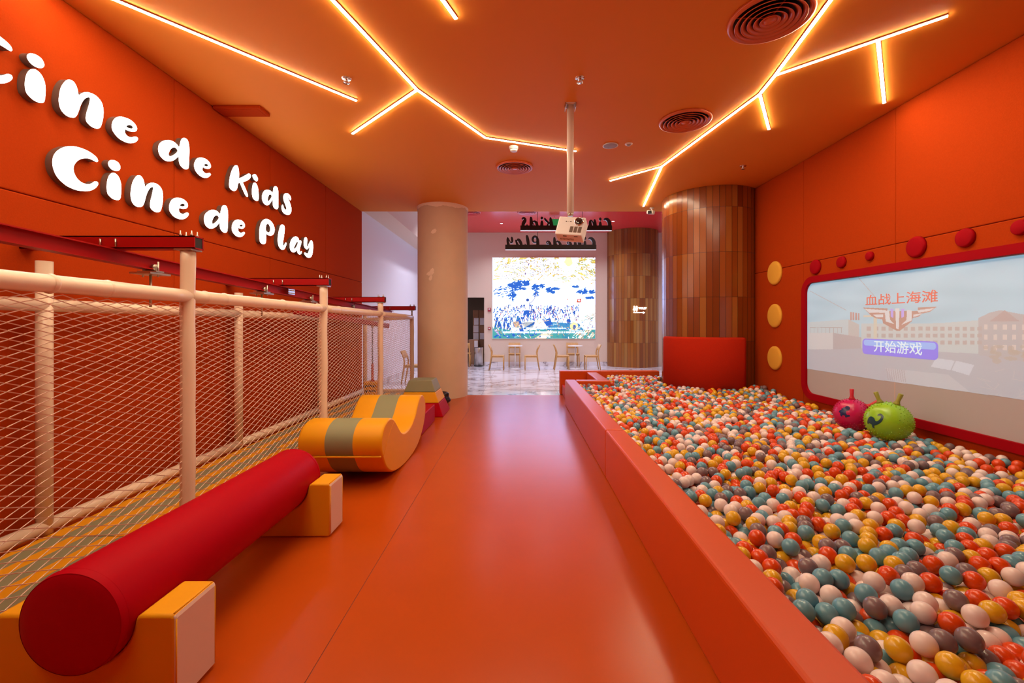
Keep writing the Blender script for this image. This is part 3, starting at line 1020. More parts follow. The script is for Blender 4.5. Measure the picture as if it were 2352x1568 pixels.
# loose yellow and olive brush strokes over the sky
for k in range(1150):
    x = pr.uniform(222, 1812)
    y = 155 + abs(pr.normal(0, 170))
    if y > 560:
        continue
    ang = 0.9 * math.sin(x / 170.0 + y / 90.0) + pr.normal(0, 0.3)
    L = pr.uniform(35, 120)
    c = [YEL, PYEL, PYEL, WHITE, OLV, WHITE, (0.75, 0.8, 0.35), WHITE][pr.integers(0, 8)]
    p0, p1 = S(x, y), S(x + L * math.cos(ang), y + L * math.sin(ang) * 0.7)
    cv.line(p0, p1, pr.uniform(1.6, 3.6) if c is not OLV else 1.5, c)
for k in range(260):   # glow around the pale sun
    a, r = pr.uniform(0, 6.28), pr.uniform(20, 150)
    p = S(1400 + r * math.cos(a), 225 + r * 0.9 * math.sin(a))
    cv.ell(*p, 3.5, 3.5, WHITE if r > 60 else (2.6, 2.3, 0.7))
cv.ell(*S(1400, 215), 12, 16, (2.4, 2.1, 0.55))
for k in range(130):   # flecked dark strokes in the upper right
    x, y = pr.uniform(1480, 1812), pr.uniform(155, 500)
    if pr.random() < 0.6:
        cv.line(S(x, y), S(x + pr.uniform(10, 45), y + pr.uniform(10, 40)), 1.1, [OLV, (0.5, 0.5, 0.1)][k % 2])


def clump(x, y, rx, ry, n, c, lean=0.3):
    for k in range(n):
        a, r = pr.uniform(0, 6.28), pr.uniform(0, 1) ** 0.6
        px, py = x + rx * r * math.cos(a), y + ry * r * math.sin(a)
        cv.line(S(px, py), S(px + pr.uniform(8, 34), py - pr.uniform(0, 34) * (0.4 + lean)), pr.uniform(1.5, 3.6), c)


clump(560, 590, 110, 50, 120, BLUE)
clump(700, 560, 110, 40, 70, BLUE, 0.8)
clump(640, 640, 110, 25, 50, BLUE, 0.0)
clump(380, 690, 150, 90, 60, BLUE, 0.0)
clump(520, 740, 60, 80, 40, BLUE)
cv.path([S(530, 650), S(545, 720), S(530, 800), S(540, 830)], 4, BLUE)
clump(880, 620, 60, 50, 60, BLUE, 0.0)
clump(980, 600, 60, 30, 25, BLUE, 0.0)
clump(880, 720, 40, 40, 25, BLUE)
clump(1090, 660, 50, 40, 50, BLUE, 0.0)
clump(1190, 640, 60, 18, 30, BLUE, 0.0)
clump(1150, 700, 30, 20, 15, BLUE, 0.2)
clump(1500, 600, 45, 20, 30, BLUE, -0.3)
clump(1550, 690, 40, 25, 25, BLUE, 0.0)
clump(1630, 690, 55, 50, 50, BLUE, 0.4)
clump(1750, 690, 55, 25, 45, BLUE, 0.0)
clump(1720, 780, 80, 18, 30, BLUE, 0.0)
cv.path([S(1370, 610), S(1430, 580), S(1520, 575), S(1560, 610)], 1.3, (0.3, 0.35, 0.4))
# yellow bank at right and left
cv.poly([S(1640, 900), S(1812, 880), S(1812, 1160), S(1500, 1130)], (2.4, 2.0, 0.9), 0.8)
cv.poly([S(222, 1160), S(420, 1190), S(560, 1290), S(222, 1270)], (2.0, 1.7, 0.6), 0.9)
# crowd of blue brush figures
for k in range(330):
    x = pr.uniform(240, 1560)
    y = pr.uniform(900, 1130)
    if y < 960 and pr.random() < 0.4 and x < 640:
        continue
    hgt = pr.uniform(14, 46)
    c = [BLUE, DBLUE, BLUE, (0.7, 0.5, 0.35), LILAC, (0.9, 0.35, 0.15), WHITE][pr.integers(0, 7)]
    cv.line(S(x, y), S(x + pr.normal(0, 16), y + hgt), pr.uniform(1.4, 3.4), c)
    cv.ell(*S(x, y - 8), 1.9, 2.1, (BLUE, DBLUE, (0.4, 0.25, 0.5))[k % 3])
for x, y, s in ((300, 1000, 1), (430, 1010, 1.3), (520, 990, .9), (620, 980, .9), (330, 1060, .9), (470, 1090, 1.1)):
    cv.ell(*S(x, y), 3.5 * s, 4 * s, BLUE)
    cv.path([S(x, y + 20), S(x - 8, y + 100)], 8 * s, WHITE)
    cv.path([S(x, y + 20), S(x - 50, y + 70)], 2.4, BLUE)
    cv.path([S(x - 8, y + 90), S(x - 35, y + 230)], 6 * s, BLUE)
    cv.path([S(x - 2, y + 90), S(x + 40, y + 225)], 6 * s, BLUE)
# tall figure with a raised arm
cv.ell(*S(765, 812), 5, 5, DBLUE)
cv.poly([S(728, 860), S(795, 845), S(800, 965), S(725, 970)], (2.6, 2.1, 1.5))
cv.path([S(726, 865), S(722, 910), S(735, 965)], 1.6, BLUE)
cv.path([S(798, 855), S(828, 845), S(870, 790), S(905, 700)], 2.4, (0.35, 0.3, 0.5))
cv.path([S(800, 860), S(790, 900), S(800, 960)], 2.2, BLUE)
cv.poly([S(710, 975), S(790, 970), S(790, 1060), S(770, 1120), S(755, 1060), S(745, 1030), S(690, 1120), S(680, 1100)], BLUE)
# red flag, gable and foreground
cv.poly([S(1535, 800), S(1600, 790), S(1590, 850), S(1525, 850)], (0.75, 0.10, 0.02))
cv.ell(*S(1563, 820), 3, 2.6, WHITE)
cv.poly([S(1370, 795), S(1395, 790), S(1392, 812), S(1370, 812)], (0.9, 0.3, 0.15))
cv.poly([S(222, 1225), S(600, 1300), S(1100, 1260), S(1500, 1290), S(1812, 1270), S(1812, 1410), S(222, 1410)], TEAL)
cv.poly([S(660, 1160), S(880, 1150), S(840, 1260), S(740, 1270)], (0.5, 0.55, 0.6))
cv.poly([S(610, 1080), S(650, 1090), S(720, 1340), S(640, 1300)], BLUE)
cv.poly([S(870, 1150), S(690, 1260), S(730, 1270), S(890, 1180)], (0.0, 0.12, 0.5))
cv.poly([S(880, 1130), S(1120, 1120), S(1100, 1240), S(860, 1250)], (1.6, 1.1, 0.75), 0.8)
cv.poly([S(1080, 1150), S(1560, 1180), S(1660, 1280), S(1060, 1280)], (0.04, 0.30, 0.62))
cv.poly([S(1000, 1130), S(1110, 1090), S(1150, 1180), S(1090, 1260)], BLUE)
cv.ell(*S(1400, 1140), 7, 8, BLUE)
cv.ell(*S(1485, 1220), 13, 13, (1.7, 1.1, 0.45))
cv.ell(*S(1490, 1235), 5, 8, (0.04, 0.15, 0.5))
cv.poly([S(1470, 1120), S(1540, 1000), S(1560, 1010), S(1500, 1140)], (1.9, 1.4, 1.0))
cv.poly([S(540, 1150), S(620, 1140), S(660, 1250), S(570, 1240)], (1.3, 0.75, 0.4))
for k in range(5):
    cv.path([S(545 + k * 2, 1165 + k * 18), S(640 + k * 4, 1155 + k * 20)], 1.3, (0.2, 0.12, 0.2))
for k in range(60):
    x, y = pr.uniform(1520, 1800), pr.uniform(1180, 1400)
    cv.line(S(x, y), S(x - 40, y + 40), 1.5, [(1.5, 1.0, 0.6), (0.9, 0.35, 0.1), (2.6, 2.3, 1.8)][k % 3])
for k in range(26):
    x, y = pr.uniform(1680, 1812), pr.uniform(1040, 1180)
    cv.line(S(x, y), S(x + 26, y - 30), 1.2, (0.25, 0.2, 0.25))
cv.poly([S(860, 1410), S(1090, 1280), S(1160, 1300), S(1050, 1410)], (1.5, 0.95, 0.7), 0.85)
for cx in (520, 650, 1360):
    cv.ell(*S(cx, 1370), 14, 10, (0.03, 0.33, 0.45))
for k in range(14):
    cv.ell(*S(pr.uniform(240, 1000), pr.uniform(1320, 1400)), 4, 3, BLUE)
for k in range(7):
    cv.line(S(245 + 12 * k, 1280 + 12 * k), S(275 + 10 * k, 1270 + 16 * k), 2.2, [(0.6, 0.25, 0.7), LILAC][k % 2])
for k in range(420):    # loose brush texture over the crowd and foreground
    x, y = pr.uniform(230, 1800), pr.uniform(1060, 1400)
    a = pr.normal(0.1, 0.7)
    l_ = pr.uniform(12, 46)
    c = [BLUE, DBLUE, (0.05, 0.35, 0.55), WHITE, (1.3, 0.95, 0.6), (0.8, 0.45, 0.25), TEAL, (0.35, 0.3, 0.3)][pr.integers(0, 8)]
    cv.line(S(x, y), S(x + l_ * math.cos(a), y + l_ * math.sin(a)), pr.uniform(0.8, 2.0), c)
for k in range(120):
    x, y = pr.uniform(230, 640), pr.uniform(980, 1290)
    cv.line(S(x, y), S(x + pr.uniform(-14, 14), y + pr.uniform(10, 40)), pr.uniform(0.8, 1.8), [WHITE, DBLUE, (0.6, 0.5, 0.5)][k % 3])
# unreadable white credit bars
x = 380
while x < 1660:
    L = pr.uniform(8, 24)
    cv.rect(S(x, 0)[0], S(0, 1300)[1], S(x + L, 0)[0], S(0, 1328)[1], WHITE)
    x += L + (14 if pr.random() < 0.25 else 4)
x = 740
while x < 1350:
    L = pr.uniform(8, 24)
    cv.rect(S(x, 0)[0], S(0, 1246)[1], S(x + L, 0)[0], S(0, 1256)[1], WHITE)
    x += L + 6
M['ledpic'] = attr_mat('led_picture', 0.5, emit=POSTER, base=(0.02, 0.02, 0.02))
M['ledtext'] = mat('led_white_letter', (0.1, 0.1, 0.1), 0.5, emit=1.0, ecol=(3.6, 3.6, 3.7))
M['ledpurple'] = mat('led_purple_outline', (0.02, 0.02, 0.02), 0.5, emit=1.0, ecol=(0.30, 0.20, 0.42))
t = thing('led_picture_wall', 'large bright picture screen with a painted crowd scene on the beige wall', 'screen', ((LX0 + LX1) / 2, YB - 0.03, LZ0))
hw, hh = (LX1 - LX0) / 2, LZ1 - LZ0
MB().bx(-hw - 0.02, hw + 0.02, 0.0, 0.03, -0.02, hh + 0.02).build('frame', M['white'], t)
picture_mesh('picture', cv, lambda u, v: (-hw + 2 * hw * u, -0.004, hh * v), M['ledpic'], t)


def led_text(s, size, x, y, rot, shear=0.25, grow=0.005, outline=True):
    u, v = (x - 222) / 1590.0, 1 - (y - 155) / 1255.0
    base = Matrix.Translation((-hw + 2 * hw * u, -0.008, hh * v)) @ Matrix.Rotation(math.radians(90), 4, 'X') @ Matrix.Rotation(rot, 4, 'Z') @ Matrix.Diagonal((0.82, 1.15, 1, 1))
    if outline:
        mesh_part('title_outline', text_mesh(s, size, 0.0005, shear=shear, offset=grow + 0.014), M['ledpurple'], t, base)
    mesh_part('title_lettering', text_mesh(s, size, 0.0005, shear=shear, offset=grow), M['ledtext'], t, Matrix.Translation((0, -0.003, 0)) @ base)


led_text('\u201cTHÀNH PHỐ BÌNH MINH', 0.20, 775, 268, 0.10)
led_text('THÀNH PHỐ YÊU THƯƠNG\u201d', 0.20, 800, 405, 0.10)
led_text('2040 / 1931', 0.085, 1045, 1383, 0.0, 0.0, 0.003, False)

# ------------------------------------------------------------------ fittings on the far wall, doorway things
x = W(1124, 0, YB).x
t = thing('fire_alarm', 'upper red fire alarm box on the beige wall left of the picture', 'fire alarm', (x, YB, W(0, 711, YB).z), group='red boxes beside the picture wall')
MB().bx(-0.055, 0.055, -0.045, 0, -0.065, 0.065, bevel=0.01).build('box', M['alarm'], t)
MB().bx(-0.03, 0.03, -0.055, -0.04, -0.005, 0.045, bevel=0.008).build('strobe', M['white'], t)
t = thing('fire_alarm', 'lower small red call point on the beige wall left of the picture', 'fire alarm', (x, YB, W(0, 754, YB).z), group='red boxes beside the picture wall')
MB().bx(-0.045, 0.045, -0.045, 0, -0.05, 0.05, bevel=0.008).build('box', M['alarm'], t)
MB().bx(-0.022, 0.022, -0.05, -0.04, -0.02, 0.02, bevel=0.004).build('push_plate', M['white'], t)
x = W(1099, 0, 15.1).x
t = thing('trash_can', 'round brushed steel trash can in front of the store doorway', 'trash can', (x, 15.12, -0.025))
MB().lathe([(0.0, 0.03), (0.155, 0.03), (0.155, 0.64), (0.15, 0.65), (0.145, 0.64)], n=40).build('body', M['steelbrush'], t)
MB().lathe([(0.0, 0.0), (0.15, 0.0), (0.158, 0.015), (0.15, 0.03)], n=40).build('base_ring', M['black'], t)
MB().lathe([(0.145, 0.64), (0.13, 0.655), (0.09, 0.655), (0.08, 0.60), (0.0, 0.60)], n=40).build('rim', M['black'], t)


def carton(label, x0, x1, y0, y1, z0, z1, paper=None):
    t = thing('cardboard_box', label, 'box', ((x0 + x1) / 2, (y0 + y1) / 2, z0), group='cartons stacked in the store room')
    w, d, h = (x1 - x0) / 2, (y1 - y0) / 2, z1 - z0
    MB().bx(-w, w, -d, d, 0, h, bevel=0.004, seg=1).build('carton_body', M['carton'], t)
    MB().bx(-w * 0.98, w * 0.98, -0.025, 0.025, h - 0.001, h + 0.002).build('tape', M['paper'], t)
    if paper:
        a, b = paper
        MB().bx(-w + 2 * w * a, -w + 2 * w * b, -d - 0.003, -d, h * 0.04, h * 0.96).build('paper_label', M['paper'], t)


D_ = 16.2
zz = [0.0, 0.36, 0.62, 0.88, 1.14, 1.42, 1.70, 1.98]
nmz = ['lowest', 'second lowest', 'third lowest', 'fourth', 'fifth', 'sixth', 'topmost']
for k in range(7):
    p = None
    if k in (3, 4):
        p = (0.1, 0.98)
    if k == 5:
        p = (0.2, 0.98)
    carton('brown carton, %s in the left stack behind the trash can' % nmz[k], W(1086, 0, D_).x, W(1099.5, 0, D_).x, D_, D_ + 0.4, zz[k] - 0.025, zz[k + 1] - 0.028, p)
    p = (0.15, 0.98) if k in (3, 5) else None
    carton('brown carton, %s in the right stack behind the trash can' % nmz[k], W(1100.5, 0, D_).x, W(1114, 0, D_).x, D_, D_ + 0.4, zz[k] - 0.025, zz[k + 1] - 0.028, p)
carton('brown carton with a paper sheet standing in front of the stacks', W(1076, 0, 15.75).x, W(1098.5, 0, 15.75).x, 15.75, 16.1, -0.025, 0.93 - 0.06, (0.6, 0.95))


# ------------------------------------------------------------------ cafe chairs and tables
def make_chair(label):
    t = thing('cafe_chair', label, 'chair', (0, 0, 0), group='light oak cafe chairs')
    # faces +X ; seat centre at origin
    MB().bx(-0.20, 0.21, -0.20, 0.20, 0.44, 0.465, bevel=0.01).build('seat', M['oak'], t)
    for sy in (-1, 1):
        MB().tube([(0.19, sy * 0.18, 0.0), (0.185, sy * 0.18, 0.45)], [0.016, 0.019], 10).build('leg', M['oak'], t)
        MB().tube([(-0.27, sy * 0.185, 0.0), (-0.20, sy * 0.185, 0.42), (-0.19, sy * 0.185, 0.55), (-0.215, sy * 0.185, 0.66), (-0.28, sy * 0.185, 0.80)],
                  [0.016, 0.02, 0.02, 0.018, 0.015], 10).build('leg', M['oak'], t)
        MB().bx(-0.19, 0.19, sy * 0.18 - 0.01, sy * 0.18 + 0.01, 0.405, 0.44).build('side_rail', M['oak'], t)
    mb = MB()
    prof = [(-0.225, 0.635), (-0.288, 0.805)]
    for k in range(10):
        pass
    mb.prism([(-0.212, 0.63), (-0.240, 0.70), (-0.285, 0.81), (-0.268, 0.815), (-0.224, 0.705), (-0.195, 0.635)], lambda a, b, s: (a, s, b), -0.205, 0.205, inset=0.006)
    mb.build('backrest', M['oak'], t)
    MB().bx(0.165, 0.185, -0.18, 0.18, 0.405, 0.44).build('front_rail', M['oak'], t)
    return t


MF = -0.025
chair_spots = [((-0.72, 13.95), 0.0, 'oak cafe chair left of the left round table, facing right'),
               ((0.34, 13.95), math.pi, 'oak cafe chair right of the left round table, facing left'),
               ((-0.20, 14.85), -math.pi / 2, 'oak cafe chair behind the left round table against the beige wall'),
               ((1.35, 13.95), 0.0, 'oak cafe chair left of the right round table, facing right'),
               ((2.27, 13.95), math.pi, 'oak cafe chair beside the wood column, right of the right table'),
               ((1.80, 14.85), -math.pi / 2, 'oak cafe chair behind the right round table against the beige wall'),
               ((-2.62, 10.75), 0.0, 'oak cafe chair half hidden behind the cream pillar'),
               ((-1.92, 15.05), math.pi / 2, 'oak cafe chair in the store doorway beside the trash can')]
proto = None
for (xy, rz, lb) in chair_spots:
    if proto is None:
        c = proto = make_chair(lb)
    else:
        c = copy_tree(proto)
    c.location = (xy[0], xy[1], MF)
    c.rotation_euler = (0, 0, rz)
    c['label'] = lb
tproto = None
for x, lb in ((-0.17, 'small white round pedestal table under the left half of the picture'), (1.80, 'small white round pedestal table under the right half of the picture')):
    if tproto is None:
        t = tproto = thing('cafe_table', lb, 'table', (x, 14.25, MF), group='white pedestal tables')
        MB().lathe([(0.0, 0.735), (0.24, 0.735), (0.25, 0.745), (0.24, 0.755), (0.0, 0.755)], n=40).build('table_top', M['tabletop'], t)
        MB().tube([(0, 0, 0.01), (0, 0, 0.735)], 0.022, 16).build('pedestal', M['tabletop'], t)
        MB().lathe([(0.19, 0.0), (0.19, 0.008), (0.03, 0.02), (0.0, 0.02)], n=36).build('foot_plate', M['tabletop'], t)
    else:
        t = copy_tree(tproto)
        t.location.x = x
        t['label'] = lb

# toilet sign on the far wood column (letters follow the curve of the column)
ccx, ccy, cr = 3.95, 15.40, 0.905
pxs = W(1467, 0, 14.6)
ang0 = math.atan2(-math.sqrt(cr ** 2 - (pxs.x - ccx) ** 2), pxs.x - ccx)
t = thing('toilet_sign', 'glowing toilet sign with two figures and an arrow on the back column', 'sign', (pxs.x, ccy + cr * math.sin(ang0), W(0, 712, 14.6).z), group=None)
o0 = t.location.copy()


def wrap(me, du=0.0, dz=0.0, off=0.006):
    for v in me.vertices:
        a = ang0 + (v.co.x + du) / cr
        rr = cr + off + v.co.z
        v.co = Vector((ccx + rr * math.cos(a), ccy + rr * math.sin(a), o0.z + v.co.y + dz)) - o0
    return me


mesh_part('lettering', wrap(text_mesh('TOILET', 0.085, 0.004, offset=0.002), 0.105, 0.055), M['toilet'], t)
arrow = [(-0.20, -0.012), (0.12, -0.012), (0.12, -0.035), (0.19, 0.0), (0.12, 0.035), (0.12, 0.012), (-0.20, 0.012)]
mesh_part('arrow', wrap(curve_mesh([arrow], 0.004), 0.0, -0.085), M['toilet'], t)
for dx, skirt in ((-0.175, True), (-0.095, False)):
    loops = [[(0.024 * math.cos(k * math.pi / 8), 0.085 + 0.024 * math.sin(k * math.pi / 8)) for k in range(16)]]
    if skirt:
        loops.append([(-0.02, 0.055), (0.02, 0.055), (0.042, -0.03), (0.016, -0.03), (0.016, -0.075), (-0.016, -0.075), (-0.016, -0.03), (-0.042, -0.03)])
    else:
        loops.append([(-0.035, 0.055), (0.035, 0.055), (0.035, -0.01), (0.02, -0.01), (0.02, -0.075), (-0.02, -0.075), (-0.02, -0.01), (-0.035, -0.01)])
    mesh_part('figure_pictogram', wrap(curve_mesh(loops, 0.004), dx, 0.03), M['toilet'], t)

# ------------------------------------------------------------------ right wall: screen, discs
SZ0, SZ1 = 0.485, 2.015
SY0, SY1 = 6.13, 1.55      # far and near ends of the screen


def rrect(y0, y1, z0, z1, r, n=8):
    out = []
    for cy, cz, a in ((y1 - r, z0 + r, -90), (y1 - r, z1 - r, 0), (y0 + r, z1 - r, 90), (y0 + r, z0 + r, 180)):
        for k in range(n + 1):
            b = math.radians(a + 90.0 * k / n)
            out.append((cy + r * math.cos(b), cz + r * math.sin(b)))
    return out


t = thing('projection_screen', 'wide white screen with red padded frame showing a projected game picture', 'screen', (XR, (SY0 + SY1) / 2, SZ0))
o0 = t.location.copy()
mwall = Matrix(((0, 0, -1, 0), (1, 0, 0, 0), (0, 1, 0, 0), (0, 0, 0, 1)))   # curve (x, y) -> (wall y, wall z), +z of the curve towards the room (-X)


def wl(loops):
    return [[(a - o0.y, b - o0.z) for a, b in lp] for lp in loops]


inner = rrect(SY1, SY0, SZ0, SZ1, 0.14)
outer = rrect(SY1 - 0.085, SY0 + 0.085, SZ0 - 0.085, SZ1 + 0.085, 0.22)
me = curve_mesh(wl([outer, inner]), 0.022)
mesh_part('frame', me, M['crimsonpad'], t, Matrix.Translation((-0.02, 0, 0)) @ mwall, 'crimson padded frame')
me = curve_mesh(wl([inner]), 0.003)
mesh_part('screen_surface', me, M['screen'], t, Matrix.Translation((-0.004, 0, 0)) @ mwall)
MB().box((-0.0075, 4.70 - o0.y, (SZ1 - SZ0) / 2), (0.001, 0.006, SZ1 - SZ0 - 0.01)).build('panel_seam', M['beige'], t)

# the projected picture: light added on the white surface
GX0, GX1 = SY0, 2.55            # picture left / right end along the wall
GZ0, GZ1 = 0.815, 2.005
GW, GH = 760, 271
cv = Canvas(GW, GH, (0.1, 0.33, 0.42), 760 / 420.0)
u0 = cv.yy / GH
cv.a[:] = (np.array([0.03, 0.29, 0.42])[None, None] * (1 - u0[..., None]) + np.array([0.06, 0.28, 0.36])[None, None] * u0[..., None])
cl = 0.03 * np.sin(cv.xx / 42 + 2 * np.sin(cv.yy / 20)) * np.sin(cv.yy / 16 + cv.xx / 110)
cv.a += cl[..., None]


def G(px, py):     # photo pixel -> canvas cell
    d = XR * F / (px - VX)
    z = EYE + (VY - py) / F * d
    return ((GX0 - d) / (GX0 - GX1) * GW, (GZ1 - z) / (GZ1 - GZ0) * GH)


GRD = (0.09, 0.17, 0.23)
BLD = (0.13, 0.28, 0.33)
cv.poly([G(1857, 792), G(2600, 760), G(2600, 960), G(1857, 900)], GRD)
cv.poly([G(1857, 740), G(1950, 733), G(1975, 745), G(1975, 800), G(1857, 800)], BLD)
cv.poly([G(1950, 733), G(1975, 745), G(1975, 800), G(1950, 800)], (0.13, 0.20, 0.22))
cv.poly([G(1857, 764), G(1915, 764), G(1915, 802), G(1857, 802)], (0.20, 0.27, 0.30))
cv.poly([G(1915, 764), G(1982, 775), G(1982, 800), G(1915, 802)], (0.08, 0.13, 0.17))
cv.poly([G(1980, 743), G(2160, 742), G(2250, 735), G(2252, 812), G(1980, 800)], (0.15, 0.27, 0.30))
cv.poly([G(2250, 730), G(2275, 718), G(2300, 712), G(2352, 722), G(2352, 830), G(2250, 815)], (0.10, 0.16, 0.20))
cv.poly([G(2275, 738), G(2310, 712), G(2345, 738)], (0.08, 0.09, 0.12))
cv.poly([G(2352, 722), G(2450, 700), G(2560, 720), G(2560, 840), G(2352, 830)], (0.12, 0.14, 0.17))
for px in list(range(1992, 2248, 17)):
    for py in (750, 766, 782):
        cv.poly([G(px, py), G(px + 10, py), G(px + 10, py + 9), G(px, py + 9)], (0.10, 0.13, 0.15))
for px in range(2262, 2520, 22):
    for py in (745, 768, 792):
        cv.poly([G(px, py), G(px + 9, py), G(px + 9, py + 12), G(px, py + 12)], (0.25, 0.26, 0.26))
for px in range(1862, 1936, 9):
    cv.line(G(px, 752), G(px, 764), 0.9, (0.05, 0.08, 0.10))
cv.line(G(1862, 752), G(1936, 752), 1.0, (0.05, 0.08, 0.10))
cv.line(G(1972, 636), G(2012, 682), 0.9, (0.05, 0.12, 0.16))
cv.line(G(1862, 668), G(1945, 712), 0.9, (0.05, 0.12, 0.16))
for k in range(4):
    cv.poly([G(1954 + 6 * k, 716 + k), G(1958 + 6 * k, 716 + k), G(1958 + 6 * k, 735), G(1954 + 6 * k, 735)], (0.12, 0.05, 0.07))
cv.poly([G(1985, 724), G(2016, 722), G(2016, 800), G(2008, 800), G(2008, 728), G(1985, 728)], (0.22, 0.27, 0.22))
for k in range(26):    # scattered bushes and bars
    px, py = pr.uniform(2265, 2550), pr.uniform(795, 830)
    cv.ell(*G(px, py), pr.uniform(2, 6), pr.uniform(1.5, 4), (0.10, 0.12, 0.10), 0.7)
cv.poly([G(2035, 845), G(2180, 860), G(2230, 900), G(2060, 880)], (0.15, 0.22, 0.27))
for k in range(9):
    cv.line(G(2038 + 5 * k, 846 + k * .6), G(2042 + 5 * k, 872 + k * .6), 1.0, (0.06, 0.10, 0.14))
cv.poly([G(2152, 822), G(2195, 828), G(2185, 850), G(2140, 842)], (0.2, 0.29, 0.36))
cv.poly([G(2198, 828), G(2240, 838), G(2228, 862), G(2188, 850)], (0.2, 0.29, 0.36))
for k in range(40):
    px, py = pr.uniform(2230, 2560), pr.uniform(840, 915)
    cv.line(G(px, py), G(px + pr.uniform(-30, 30), py + pr.uniform(2, 14)), 1.0, (0.14, 0.20, 0.24), 0.8)
# emblem: winged shield
RED = (0.10, 0.02, 0.02)
SIL = (0.26, 0.33, 0.37)
cv.poly([G(1984, 706), G(2040, 708), G(2040, 714), G(2110, 714), G(2110, 706), G(2154, 704), G(2138, 716), G(2120, 720), G(2112, 727), G(2098, 730), G(2096, 738), G(2068, 760), G(2062, 760),
         G(2030, 742), G(2028, 733), G(2014, 731), G(2004, 726), G(1994, 716)], RED)
cv.poly([G(1988, 709), G(2036, 712), G(2034, 718), G(1998, 718)], SIL)
cv.poly([G(2108, 712), G(2150, 707), G(2136, 714), G(2112, 718)], SIL)
cv.poly([G(2006, 722), G(2030, 722), G(2030, 728), G(2014, 728)], SIL)
cv.poly([G(2100, 722), G(2122, 719), G(2112, 724), G(2100, 728)], SIL)
cv.poly([G(2034, 714), G(2044, 712), G(2046, 734), G(2056, 744), G(2036, 738)], SIL)
cv.poly([G(2085, 712), G(2096, 712), G(2096, 736), G(2072, 746), G(2084, 734)], SIL)
cv.poly([G(2058, 708), G(2068, 708), G(2066, 756), G(2060, 754)], SIL)
cv.poly([G(2047, 709), G(2054, 709), G(2054, 730), G(2048, 727)], (0.12, 0.10, 0.50))
cv.poly([G(2072, 709), G(2079, 709), G(2078, 727), G(2072, 730)], (0.12, 0.10, 0.50))
keep = np.zeros((GH, GW), bool)
ys = GX0 - (cv.xx / GW) * (GX0 - GX1)
zs = GZ1 - (cv.yy / GH) * (GZ1 - GZ0)
bot = np.interp(ys, [GX1, 3.5, GX0], [0.86, 0.838, 0.795])
keep[:] = zs > bot + 0.001
# cut the rounded far top corner
dy, dz = ys - (SY0 - 0.14), zs - (SZ1 - 0.14)
keep &= ~((dy > 0) & (dz > 0) & (dy ** 2 + dz ** 2 > 0.139 ** 2))
M['gamepic'] = attr_mat('projected_picture', 0.75, emit=1.0, base=(0.49, 0.47, 0.50), spec=0.2)
picture_mesh('projected_picture', cv, lambda u, v: (-0.0085, GX0 - (GX0 - GX1) * u - o0.y, GZ0 + (GZ1 - GZ0) * v - o0.z), M['gamepic'], t, keep)
M['btn'] = mat('projected_button', (0.30, 0.30, 0.50), 0.75, emit=1.0, ecol=(0.08, 0.07, 0.55))
M['btnlight'] = mat('projected_button_shine', (0.34, 0.42, 0.55), 0.75, emit=1.0, ecol=(0.10, 0.24, 0.60))
M['btntext'] = mat('projected_lettering', (0.72, 0.66, 0.60), 0.75, emit=1.0, ecol=(0.16, 0.45, 0.60))
M['redtext'] = mat('projected_red_lettering', (0.72, 0.30, 0.26), 0.75, emit=1.0, ecol=(0.12, 0.0, 0.0))
BY0, BY1, BZ0, BZ1 = 5.14, 4.21, 1.095, 1.275


def on_screen(me, name, m, depth, tr=(0, 0), sc=(1, 1), label=None):
    """curve plane seen by a reader in the room: x runs towards the viewer (-Y)"""
    mt = Matrix(((0, 0, -1, 0), (-1, 0, 0, 0), (0, 1, 0, 0), (0, 0, 0, 1)))
    mm = Matrix.Translation((-depth, tr[0] - o0.y, tr[1] - o0.z)) @ mt @ Matrix.Diagonal((sc[0], sc[1], 1, 1))
    return mesh_part(name, me, m, t, mm, label)


bc = ((BY0 + BY1) / 2, (BZ0 + BZ1) / 2)
bwid, bhei = (BY0 - BY1), (BZ1 - BZ0)
on_screen(curve_mesh([rrect(-bwid / 2, bwid / 2, -bhei / 2, bhei / 2, 0.045)], 0.0005), 'start_button', M['btn'], 0.0095, bc, label='blue violet button')
on_screen(curve_mesh([rrect(-bwid / 2 + .02, bwid / 2 - .02, 0.01, bhei / 2 - .012, 0.03)], 0.0004), 'button_shine', M['btnlight'], 0.0106, bc)
on_screen(text_mesh('开始游戏', 0.145, 0.0004, offset=0.0015), 'button_lettering', M['btntext'], 0.0116, (bc[0], bc[1]), (1.05, 0.95))
on_screen(text_mesh('血战上海滩', 0.16, 0.0004, offset=0.0012), 'title_lettering', M['redtext'], 0.0095, (4.655, 1.71), (1.12, 0.82))


def disc(name, label, px, py, dia, m, thick=0.035, group=None):
    d = XR * F / (px - VX)
    z = EYE + (VY - py) / F * d
    mb = MB()
    r = dia / 2
    prof = [(0.0, -thick), (r * 0.8, -thick), (r * 0.93, -thick * 0.85), (r, -thick * 0.5), (r, 0.0), (0.0, 0.0)]
    mb.lathe(prof, n=48, axis='X')
    o = mb.build(name, m)
    o.location = (XR, d, z)
    tag(o, label, 'wall pad', group)
    return o


for py, w in ((627, 'top'), (725, 'middle'), (822, 'bottom')):
    disc('padded_disc', 'round yellow felt disc, %s one of the column left of the screen' % w, 1781, py, 0.375, M['yellowpad'], group='yellow felt discs')
for px, py, dia, lb in ((1875, 613, 0.20, 'medium red felt disc at the left end of the row above the screen'),
                        (1935, 602, 0.145, 'small red felt disc second from the left above the screen'),
                        (2000, 588, 0.105, 'smallest red felt disc third from the left above the screen'),
                        (2107, 567, 0.215, 'largest red felt disc in the middle above the screen'),
                        (2220, 546, 0.17, 'red felt disc right of the largest one above the screen'),
                        (2347, 522, 0.125, 'red felt disc cut by the right edge of the photo')):
    disc('padded_disc', lb, px, py, dia, M['crimsonpad'], group='red felt discs above the screen')

